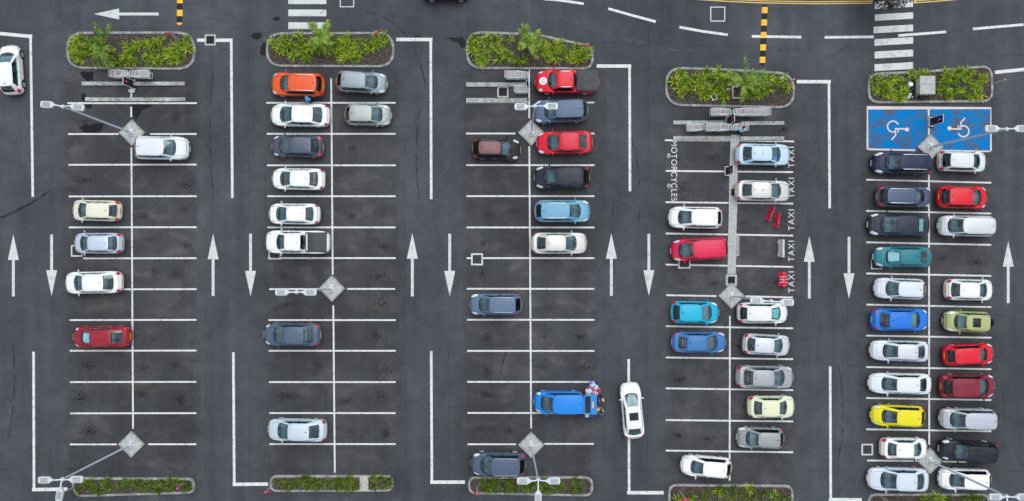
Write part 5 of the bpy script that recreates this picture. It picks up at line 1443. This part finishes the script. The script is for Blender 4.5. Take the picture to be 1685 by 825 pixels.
# ------------------------------------------------------------------ trolleys
def trolley_parts():
    mb = MB(); r = .0062
    def L_(t, s, z0=.48):   # basket outline: t 0 back .. 1 front; s side; z level 0..1
        return None
    xb, xf = -.42, .42
    def corner(front, side, top):
        w = (.28 if not front else .21) * (1 if top else .86); x = (xf if front else xb) * (1 if top else .92)
        return Vector((x, side*w, (.98 if not front else .90) if top else (.52 if not front else .56)))
    # rim
    rim = [corner(0,-1,1), corner(1,-1,1), corner(1,1,1), corner(0,1,1)]
    for i in range(4): mb.tube([rim[i], rim[(i+1)%4]], .021, 4)
    bt = [corner(0,-1,0), corner(1,-1,0), corner(1,1,0), corner(0,1,0)]
    for i in range(4): mb.tube([bt[i], bt[(i+1)%4]], .010, 4)
    for s in (0,1,2,3):
        n = 9 if s in (0,2) else 6
        for k in range(n+1):
            mb.tube([rim[s].lerp(rim[(s+1)%4], k/n), bt[s].lerp(bt[(s+1)%4], k/n)], r, 3, cap=False)
        for z in (.35,.7): mb.tube([rim[s].lerp(bt[s], z), rim[(s+1)%4].lerp(bt[(s+1)%4], z)], r, 3, cap=False)
    for k in range(11): mb.tube([bt[0].lerp(bt[1], k/10), bt[3].lerp(bt[2], k/10)], r*1.2, 3, cap=False)
    for k in range(1,7): mb.tube([bt[0].lerp(bt[3], k/7), bt[1].lerp(bt[2], k/7)], r*1.2, 3, cap=False)
    basket = mb.mesh('basket', WIREM)
    mb = MB()
    for s in (-1,1):
        mb.tube([(-.50,s*.27,1.02),(-.40,s*.27,.5),(-.42,s*.25,.16),(.40,s*.19,.14)], .014, 5)
    mb.tube([(-.42,-.25,.16),(-.42,.25,.16)], .012, 5); mb.tube([(.40,-.19,.14),(.40,.19,.14)], .012, 5)
    for k in range(5): mb.tube([(-.40,-.2+.1*k,.2),(.38,-.15+.075*k,.2)], .007, 3)
    ch = mb.mesh('chassis', WIREM)
    mb = MB(); mb.tube([(-.52,-.29,1.03),(-.52,.29,1.03)], .028, 8); hd = mb.mesh('handle', GREYP, True)
    mb = MB(); mb.box((-.26,0,.93),(.10,.17,.012), bev=.004); fl = mb.mesh('seat_flap', PINKP)
    mb = MB(); mb.lathe([(.03,-.014),(.062,-.012),(.062,.012),(.03,.014)], k=10, axis='y'); wh = mb.mesh('castor', RUBBER, True)
    return basket, ch, hd, fl, wh
TP = trolley_parts()
TGL = mat('trolley_sheen', (0.45,0.52,0.54,1), .5)
def trolley_row(x_end, y, n, handle_dir, label, group, flap=(0,), step=.215, rz0=0.0):
    """x_end: px of the handle end; the row runs away from it, each trolley pushed into the next"""
    for k in range(n):
        p = G(x_end, y, .9); hx = p.x + (-handle_dir)*(k*step + .53)
        t = thing('shopping_trolley', (hx, p.y + random.uniform(-.015,.015), 0), (0 if handle_dir < 0 else PI)+random.uniform(-.02,.02)+rz0, label, 'trolley', group)
        for nm, me in zip(('basket','chassis','handle'), TP[:3]): link(nm, me, t)
        link('seat_flap', TP[3], t)
        for (x, yy) in ((-.40,-.24),(-.40,.24),(.38,-.18),(.38,.18)):
            w = link('castor', TP[4], t); w.location = (x, yy, .062)
trolley_row(1169.5,184,4,-1,'wire shopping trolley nested in the short row left of the long trolley row','trolleys left of the long row')
trolley_row(1267.5,184,10,1,'wire shopping trolley nested in the longest trolley row, under the fourth island','trolleys in the longest row')
trolley_row(1130,209.3,3,-1,'wire shopping trolley nested in the leftmost row of the lower trolley lane','trolleys leftmost in the lower lane')
trolley_row(1161.5,209.3,6,-1,'wire shopping trolley nested in the lower lane row just left of the attendant','trolleys left of the attendant')
trolley_row(1231,209,2,1,'wire shopping trolley at the attendant in pale blue','trolleys at the attendant')
trolley_row(180.5,121,3,-1,'wire shopping trolley in the left row under the top-left island','trolleys in the left row of the top-left bay')
trolley_row(246,121.5,4,1,'wire shopping trolley in the right row under the top-left island','trolleys in the right row of the top-left bay')
trolley_row(830.5,123,5,-1,'wire shopping trolley nested in the row under the tapering island','trolleys under the tapering island', rz0=-.03)
trolley_row(846,146.5,2,-1,'wire shopping trolley beside the drain cover left of the red pickup','trolleys beside the drain cover', rz0=-.06)

# ------------------------------------------------------------------ plastic barriers in the taxi bays
def barrier(px, py, rz, Lb, m, label, bw=.36, hb=.78, tilt=0, mark=False):
    p = G(px, py); t = thing('plastic_barrier', (p.x,p.y,0), rz, label, 'barrier')
    prof = [(-bw/2,0),(-bw/2,.12),(-bw*.27,.30),(-bw*.20,hb-.03),(-bw*.15,hb),(bw*.15,hb),(bw*.20,hb-.03),(bw*.27,.30),(bw/2,.12),(bw/2,0)]
    mb = MB(); xs_ = [-Lb/2,-Lb/2+.03,-Lb/2+.18,-Lb*.12,-Lb*.08,Lb*.08,Lb*.12,Lb/2-.18,Lb/2-.03,Lb/2]; rows = []
    for i, x in enumerate(xs_):
        k_ = .90 if i in (0,9) else 1.0; dip = .05 if i in (4,5) else 0
        rows.append([(x, y*k_, z*(1 if z < .2 else 1)-(dip if z > hb-.05 else 0)) for y, z in prof])
    mb.grid(rows, flip=False); mb.poly(rows[0]); mb.poly(rows[-1][::-1])
    bo = mb.build('barrier_body', m, t, True, 30)
    for s in (-1,1):
        f = MB(); f.box((s*(Lb/2-.22),0,.035),(.22,bw+.10,.07), bev=.02); f.build('foot', m, t)
        f = MB(); f.lathe([(.05,hb+.001),(.05,hb+.02),(.035,hb+.025),(.001,hb+.02)], c=(s*(Lb/2-.22),0,0), k=10); f.build('filler_cap', BLACK if m is REDP else GREYP, t)
    if mark:
        me = text_mesh('m', .52, .34); me.materials.clear(); me.materials.append(WHITEP)
        o_ = link('white_mark', me, t); o_.location = (0, bw*.33, .42); o_.rotation_euler = (R(-62), 0, PI)
        o2 = link('white_mark', me, t); o2.location = (0, -bw*.33, .42); o2.rotation_euler = (R(62), 0, 0)
    if tilt:
        for ch in t.children: pass
        t.rotation_euler = (tilt, 0, rz)
    return t
barrier(1266.5,353,R(68),1.15,REDP,'upper left of the two slim red barriers in the third taxi bay',.22,.62)
barrier(1277.5,363.5,R(82),1.15,REDP,'lower right of the two slim red barriers in the third taxi bay',.22,.62)
barrier(1285,409,R(90),1.42,GREYP,'pale grey plastic barrier in the fourth taxi bay',.46,.62)
bt = barrier(1287,460,R(-88),1.15,REDP,'red plastic barrier with a white letter mark in the last taxi bay',.58,.50, mark=True)

# ------------------------------------------------------------------ cabinet and bits in the accessible-bay island
p = G(1517, 144); t = thing('utility_cabinet', (p.x,p.y,.09), 0, 'grey concrete utility cabinet in the island above the accessible bays', 'cabinet')
mb = MB(); mb.box((0,0,.35),(1.12,1.36,.70), bev=.02); mb.build('cabinet_body', CONCD, t)
mb = MB(); mb.box((0,0,.74),(1.22,1.46,.08), bev=.02); mb.build('lid', CONC, t)
mb = MB(); mb.box((0,0.05,.785),(1.2,.03,.012)); mb.build('lid_seam', CONCD, t)
mb = MB(); mb.box((-.565,.0,.35),(.01,1.1,.55)); mb.box((-.575,.1,.4),(.02,.03,.16)); mb.build('cabinet_door', GREYP, t)
mb = MB(); p = G(1499,147); rnd = random.Random(8)
for k in range(60):
    x, y = p.x+rnd.uniform(-.55,.6), p.y+rnd.uniform(-.8,.75); s = rnd.uniform(.05,.14); mb.box((x,y,.12),(s,s*rnd.uniform(.6,1.2),.06), rz=rnd.uniform(0,3), mi=rnd.choice((0,0,0,1)))
mb.quad((p.x-.6,p.y-.8,.10),(p.x+.65,p.y-.8,.10),(p.x+.65,p.y+.8,.10),(p.x-.6,p.y+.8,.10),0)
tag(mb.build('dark_rubble', [WET, CONC]), 'dark stones and rubble left of the utility cabinet', 'rubble', None, 'stuff')
mb = MB(); p = G(1494.5,141); mb.lathe([(.20,0),(.20,.3),(.15,.38),(.001,.40)], k=14); o_ = mb.build('round_vent', WHITEP, None, True); o_.location = (p.x,p.y,.09); tag(o_, 'white round vent cap left of the utility cabinet', 'vent cap')
mb = MB(); p = G(1494,159); mb.box((0,0,.12),(.22,.5,.24), bev=.06); o_ = mb.build('litter_bag', mat('pale_blue_bag',(0.55,0.68,0.72,1),.5,var=.25), None, True); o_.location=(p.x,p.y,.09); o_.rotation_euler=(0,0,R(-30)); tag(o_, 'pale blue litter bag at the lower kerb left of the utility cabinet', 'bag')
# square frame and small cover in the fourth island
mb = MB(); p = G(1214,153)
for (x,y,w,h) in ((-.46,0,.10,1.0),(.46,0,.10,1.0),(0,-.45,.82,.10),(0,.45,.82,.10)): mb.box((p.x+x,p.y+y,.16),(w,h,.14), bev=.01)
tag(mb.build('palm_edging', mat('pale_timber',(0.50,0.46,0.40,1),.8,var=.2)), 'pale square edging frame round the palm in the fourth island', 'edging')
mb = MB(); p = G(1174.5,160.5)
for (x,y,w,h) in ((-.20,0,.05,.46),(.20,0,.05,.46),(0,-.205,.35,.05),(0,.205,.35,.05)): mb.box((x,y,.06),(w,h,.08))
mb.box((0,0,.04),(.34,.34,.03), mi=1)
o_ = mb.build('valve_box', [WHITEP, BLACK]); o_.location = (p.x,p.y,.09); o_.rotation_euler = (0,0,R(20)); tag(o_, 'small white-rimmed valve box with a dark lid in the fourth island', 'valve box')
mb = MB(); mb.ball((0,0,.12),.13,1,1,.9,8); mb.ball((.16,.05,.2),.1,1.2,.6,.5,8,1); p = G(1196,149); o_ = mb.build('hydrant', [GREYP, PLATE_Y], None, True); o_.location = (p.x,p.y,.09); tag(o_, 'small grey and yellow hydrant in the fourth island left of the palm edging', 'hydrant')

# ------------------------------------------------------------------ people
SKIN = mat('skin', (0.30,0.16,0.10,1), .55, var=.05); HAIR = mat('black_hair', (0.010,0.008,0.007,1), .6); SHOE = mat('dark_shoe', (0.02,0.02,0.022,1), .6)
EYE = mat('eye_white', (0.7,0.7,0.7,1), .3)
def person(px, py, rz, label, shirt, trousers, lean=0.0, arms=((.35,-.5),(.35,-.5)), hairlong=False, scale=1.0, stride=.12, sleeve=.55):
    """arms: (forward, down) reach of each hand from the shoulder; lean in degrees, forward is +x"""
    p = G(px, py); t = thing('person', (p.x,p.y,0), rz, label, 'person')
    ln = R(lean); hip = Vector((0,0,.93))
    def up(d, y=0, f=0): return hip + Vector((math.sin(ln)*d + math.cos(ln)*f, y, math.cos(ln)*d - math.sin(ln)*f))
    V = []; Rr = []; E = []; Z = []
    def add(v, r_, par, zone):
        V.append(Vector(v)); Rr.append(r_); Z.append(zone)
        if par is not None: E.append((par, len(V)-1))
        return len(V)-1
    root = add(hip, (.165,.125), None, 't')
    w1 = add(up(.14), (.15,.11), root, 's'); w2 = add(up(.32), (.17,.125), w1, 's'); ch_ = add(up(.46), (.18,.12), w2, 's')
    nk = add(up(.56,0,.01), (.062,.062), ch_, 'k'); hd0 = add(up(.64,0,.03), (.068,.075), nk, 'k'); 
    hd1 = add(up(.72,0,.045), (.082,.098), hd0, 'k'); hd2 = add(up(.80,0,.04), (.07,.085), hd1, 'k')
    for s, (af, ad) in zip((-1,1), arms):
        sh = add(up(.475, s*.185), (.062,.062), ch_, 's'); P0 = V[sh]
        hand = P0 + Vector((af, -s*.02, ad)); mid = (P0+hand)/2; dd = (hand-P0); l = dd.length; bend = math.sqrt(max(0, .29**2-(l/2)**2))
        el = mid + Vector((-.35*bend, s*.55*bend, -.75*bend))
        e_ = add(el, (.042,.042), sh, 's' if sleeve > .9 else 'sk'); 
        um = P0.lerp(el, .5)
        wr = add(hand, (.027,.027), e_, 'k' if sleeve < 1.5 else 's'); dv = (hand-el).normalized()
        add(hand+dv*.05, (.036,.020), wr, 'k'); add(hand+dv*.09, (.036,.016), len(V)-1, 'k')
    for s in (-1,1):
        h_ = add(hip + Vector((0,s*.095,-.06)), (.098,.098), root, 't')
        kn = add((stride*s*.6+.03, s*.105, .49), (.062,.066), h_, 't'); 
        cf = add((stride*s*.8, s*.108, .30), (.056,.058), kn, 't')
        an = add((stride*s, s*.11, .09), (.038,.042), cf, 't')
        add((stride*s+.07, s*.115, .045), (.042,.035), an, 'f'); add((stride*s+.17, s*.125, .035), (.040,.028), len(V)-1, 'f')
    me = bpy.data.meshes.new('tmp'); me.from_pydata([tuple(v) for v in V], E, [])
    ob = bpy.data.objects.new('tmp', me); col.objects.link(ob)
    md = ob.modifiers.new('skin', 'SKIN'); md.use_smooth_shade = True
    sl = me.skin_vertices[0].data
    for i, r_ in enumerate(Rr): sl[i].radius = r_; sl[i].use_root = (i == 0)
    sb = ob.modifiers.new('sub', 'SUBSURF'); sb.levels = 2; sb.render_levels = 2
    bpy.context.view_layer.update()
    bm_ = bpy.data.meshes.new_from_object(ob.evaluated_get(bpy.context.evaluated_depsgraph_get()))
    bpy.data.objects.remove(ob)
    bm_.materials.clear()
    for m in (SKIN, shirt, trousers, SHOE): bm_.materials.append(m)
    mi = {'k':0,'s':1,'t':2,'f':3,'sk':0}
    for f in bm_.polygons:
        c = f.center; best = None
        for (a_, b__) in E:
            A, B = V[a_], V[b__]; u = max(0, min(1, (c-A).dot(B-A)/max(1e-9,(B-A).length_squared))); dist = (c-A.lerp(B,u)).length
            if best is None or dist < best[0]: best = (dist, a_, b__, u)
        _, a_, b__, u = best; zz = Z[b__]; zd = Z[a_]
        if zd == 's' and zz == 'sk': k_ = 1 if u < sleeve+.25 else 0
        elif zd == 's' and zz == 'k': k_ = 1 if u < .5 else 0
        elif zd == 't' and zz == 's': k_ = 2 if u < .35 else 1
        else: k_ = mi[zz if u > .4 else zd]
        f.material_index = k_; f.use_smooth = True
    body = link('body', bm_, t)
    # fingers, face and ears belong to the same skin: joined as extra geometry of the body
    import bmesh
    ex = MB()
    for q in range(len(V)):
        pass
    hands = [i for i in range(len(V)) if Z[i] == 'k' and Rr[i] == (.036,.016)]
    for hi, s in zip(hands, (-1,1)):
        tip = V[hi]; dv = (V[hi]-V[hi-2]).normalized(); sd = dv.cross(Vector((0,0,1))); sd = sd.normalized() if sd.length > .1 else Vector((0,1,0)); nn = sd.cross(dv).normalized()
        for k_, (o2, l2) in enumerate(((-.030,.065),(-.010,.078),(.010,.073),(.030,.055))):
            b0_ = tip - dv*.02 + sd*o2; ex.tube([b0_, b0_+dv*l2*.6, b0_+dv*l2-nn*.022], [.010,.009,.007], 5)
        b0_ = V[hi-1] + sd*.035*(-s); ex.tube([b0_, b0_+dv*.03+sd*.03*(-s), b0_+dv*.06+sd*.035*(-s)], [.012,.011,.008], 5)
    hc = (V[hd1]+V[hd2])/2; fw = Vector((math.cos(ln*.7),0,-math.sin(ln*.7))); upv = Vector((math.sin(ln*.7),0,math.cos(ln*.7)))
    ex.tube([hc+fw*.085+upv*.01, hc+fw*.115-upv*.03, hc+fw*.09-upv*.045], [.010,.016,.008], 6)
    for s in (-1,1): ex.ball(tuple(hc+Vector((0,s*.083,0))-upv*.02), .03, .6,.4,1, 6)
    xm = ex.mesh('x', SKIN, True)
    bmm = bmesh.new(); bmm.from_mesh(bm_); bmm.from_mesh(xm); bmm.to_mesh(bm_); bmm.free()
    hb = MB(); rot = Matrix.Rotation(ln*.7, 3, 'Y')
    hb.ball(tuple(hc+upv*.035-fw*.018), .108, 1.0,.88,.95, 14, rot=rot)
    if hairlong: hb.ball(tuple(hc-fw*.06-upv*.07), .085, .8,1,1.6, 10, rot=rot)
    hb.build('hair', HAIR, t, True)
    eb = MB()
    for s in (-1,1): eb.ball(tuple(hc+fw*.086+Vector((0,s*.032,0))+upv*.005), .011, 1,1,1, 6)
    eb.build('eyes', EYE, t, True)
    mo = MB(); mo.box((0,0,0),(.008,.045,.010), M=rot); mob = mo.build('mouth', mat('lips',(0.28,0.08,0.07,1),.5), t); mob.location = hc+fw*.088-upv*.065
    t.scale = (scale,)*3
    return t
CLB = mat('bright_blue_cotton', (0.05,0.30,0.75,1), .85, var=.2, scale=8); CLP = mat('pale_blue_cotton', (0.28,0.58,0.80,1), .85, var=.15); CLN = mat('navy_cotton', (0.035,0.05,0.11,1), .85, var=.3, scale=10)
CLG = mat('grey_blue_cotton', (0.22,0.32,0.48,1), .85, var=.3, scale=12); TR = mat('dark_trousers', (0.015,0.016,0.022,1), .9)
person(515,168,R(178),'person in a bright blue shirt bending between the orange crossover and the white sedan', CLB, TR, 24, ((.28,-.34),(.30,-.28)), scale=.98)
person(1213,219.5,R(80),'trolley attendant in a pale blue shirt standing at the top of the concrete strip', CLP, TR, 14, ((.42,-.22),(.42,-.22)))
person(987,654,R(185),'person in navy clothes reaching under the raised tailgate of the blue minivan', CLN, TR, 28, ((.45,-.12),(.48,-.18)), hairlong=True)
person(990,673,R(160),'dark-haired person in a grey-blue top and bare arms at the lower corner of the tailgate', CLG, TR, 12, ((.34,-.34),(.36,-.3)), sleeve=.2)
# shopping bags --------------------------------------------------
def bag(px, py, z, sz, m, label, rz=0, grp=None):
    p = G(px, py); t = thing('shopping_bag', (p.x,p.y,z), rz, label, 'bag', grp)
    rnd = random.Random(int(px*7+py)); mb = MB(); x, y, h = sz; rows = []
    for (k_, zz) in ((.78,0),(1.0,.06),(1.08,h*.35),(.98,h*.7),(.80,h*.95),(.5,h)):
        row = []
        for i in range(14):
            a = 2*PI*i/14; ca, sa = math.cos(a), math.sin(a); w_ = 1+rnd.uniform(-.09,.09)
            row.append((x/2*k_*w_*abs(ca)**.6*(1 if ca > 0 else -1), y/2*k_*w_*abs(sa)**.6*(1 if sa > 0 else -1), zz+rnd.uniform(-.012,.012)*(zz > 0)))
        rows.append(row)
    mb.grid(rows, closed=True); mb.poly(rows[-1]); mb.poly(rows[0][::-1]); mb.build('bag_body', m, t, True, 50)
    mb = MB()
    for s in (-1,1): mb.tube([(x*.2*s,-y*.12,h*.95),(x*.12*s,0,h+.10),(x*.2*s,y*.12,h*.95)], .010, 4)
    mb.build('bag_handle', m, t)
bagm = lambda n, c: mat(n, c, .5, var=.25, scale=9, bump=.3)
bag(973,630,.75,(.42,.34,.34), bagm('sky_bag',(0.35,0.62,0.80,1)), 'sky blue shopping bag at the top of the pile by the raised tailgate', .3)
bag(967,640,.70,(.50,.44,.36), bagm('ice_bag',(0.50,0.68,0.75,1)), 'large ice blue shopping bag at the left of the pile by the raised tailgate', .6)
bag(974,635,.78,(.24,.36,.30), bagm('magenta_bag',(0.75,0.05,0.38,1)), 'magenta shopping bag in the middle of the pile by the raised tailgate', -.2)
bag(979,635,.72,(.30,.38,.30), bagm('mint_bag',(0.42,0.66,0.55,1)), 'mint green shopping bag at the right of the pile by the raised tailgate', -.6)
bag(975,643,.60,(.36,.30,.30), bagm('grey_bag',(0.42,0.40,0.42,1)), 'grey shopping bag nearest the raised tailgate', .9)
bag(966.5,635,.9,(.24,.2,.2), bagm('red_bag',(0.7,0.03,0.04,1)), 'small red bag resting on the large ice blue bag', .2)
bag(965.5,647,.55,(.32,.28,.28), bagm('white_bag',(0.75,0.76,0.78,1)), 'white shopping bag touching the upper rear corner of the blue minivan', .1)
bag(985,640,.35,(.2,.42,.34), bagm('crimson_bag',(0.7,0.04,0.16,1)), 'crimson bag on the ground right of the bag pile', .15)
bag(982,670,.80,(.34,.30,.30), bagm('amber_bag',(0.80,0.36,0.02,1)), 'amber bag held between the tailgate and the dark-haired person', .4)
bag(990,655,.75,(.16,.3,.2), bagm('cream_bag',(0.72,0.62,0.28,1)), 'small cream bag beside the person in navy clothes', .4)
bag(965,680,.25,(.34,.52,.34), bagm('silver_bag',(0.58,0.68,0.74,1)), 'silvery white bag on the ground below the tailgate corner', 0)
bag(970,626,.95,(.26,.22,.24), bagm('violet_bag',(0.30,0.12,0.50,1)), 'small violet bag on top of the sky blue bag', .5)
bag(980,645,.40,(.30,.26,.34), bagm('rose_bag',(0.80,0.35,0.45,1)), 'rose pink bag between the grey bag and the crimson bag', .2)
bag(984,631,.20,(.26,.30,.34), bagm('navy_bag',(0.03,0.06,0.20,1)), 'dark navy bag at the upper right of the bag pile', .8)
# trolley that carries the pile and a navy crate
t = thing('shopping_trolley', (*G(973.5,638).xy,0), R(75), 'wire shopping trolley heaped with bags behind the blue minivan', 'trolley')
for nm, me in zip(('basket','chassis','handle','seat_flap'), TP[:4]): link(nm, me, t)
for (x, yy) in ((-.40,-.24),(-.40,.24),(.38,-.18),(.38,.18)):
    w = link('castor', TP[4], t); w.location = (x, yy, .062)
mb = MB(); mb.box((0,0,.25),(.46,.55,.5), bev=.04); mb.box((0,0,.515),(.36,.45,.03), bev=.01); p = G(973.5,682); o_ = mb.build('crate', CLN); o_.location = (p.x,p.y,0); tag(o_, 'navy crate on the ground below the raised tailgate', 'crate')

# ------------------------------------------------------------------ camera, light, world
cam = bpy.data.cameras.new('camera'); co = bpy.data.objects.new('camera', cam); col.objects.link(co)
co.location = (0, 0, HC); co.rotation_euler = (0, 0, 0)
cam.sensor_width = 36; cam.lens = 36*HC/(1685/S); cam.clip_end = 2000; cam.clip_start = .5
scn.camera = co
sun = bpy.data.lights.new('sun', 'SUN'); so = bpy.data.objects.new('sun', sun); col.objects.link(so)
EL, AZ = 64, 20      # high, from the top of the picture
sun.energy = 1.65; sun.angle = R(55); sun.color = (.985, 1, .95)
so.rotation_euler = (R(90-EL), 0, R(180-AZ)) if False else (-R(90-EL), 0, -R(AZ))
w = bpy.data.worlds.new('World'); scn.world = w; w.use_nodes = True
N = w.node_tree.nodes; Lk = w.node_tree.links
sky = N.new('ShaderNodeTexSky'); sky.sky_type = 'NISHITA'; sky.sun_disc = False
sky.sun_elevation = R(EL); sky.sun_rotation = R(AZ); sky.dust_density = 1.0; sky.air_density = 1.0; sky.ozone_density = 1.0
hs = N.new('ShaderNodeHueSaturation'); hs.inputs['Saturation'].default_value = 0.24
Lk.new(sky.outputs[0], hs.inputs['Color'])
# broken cloud cover
tcw = N.new('ShaderNodeTexCoord'); mpw = N.new('ShaderNodeMapping'); mpw.inputs['Scale'].default_value = (1, 1, 2.2); Lk.new(tcw.outputs['Generated'], mpw.inputs[0])
cn = N.new('ShaderNodeTexNoise'); cn.inputs['Scale'].default_value = 4.2; cn.inputs['Detail'].default_value = 7; cn.inputs['Roughness'].default_value = 0.6; cn.inputs['Distortion'].default_value = 0.5
Lk.new(mpw.outputs[0], cn.inputs['Vector'])
cm = N.new('ShaderNodeMapRange'); cm.inputs[1].default_value = 0.36; cm.inputs[2].default_value = 0.64; cm.inputs[3].default_value = 0.45; cm.inputs[4].default_value = 1.75
Lk.new(cn.outputs['Fac'], cm.inputs[0]); sx_ = N.new('ShaderNodeSeparateXYZ'); Lk.new(tcw.outputs['Generated'], sx_.inputs[0])
gz = N.new('ShaderNodeMapRange'); gz.inputs[1].default_value = 0.0; gz.inputs[2].default_value = 0.85; gz.inputs[3].default_value = 0.62; gz.inputs[4].default_value = 1.38
Lk.new(sx_.outputs[2], gz.inputs[0]); gm = N.new('ShaderNodeMath'); gm.operation = 'MULTIPLY'; Lk.new(gz.outputs[0], gm.inputs[0]); Lk.new(cm.outputs[0], gm.inputs[1])
Lk.new(gm.outputs[0], hs.inputs['Value'])
Lk.new(hs.outputs[0], N['Background'].inputs[0]); N['Background'].inputs[1].default_value = 0.15
scn.view_settings.view_transform = 'Standard'; scn.view_settings.look = 'None'; scn.view_settings.exposure = 0; scn.view_settings.gamma = 1
scn.render.engine = 'CYCLES'
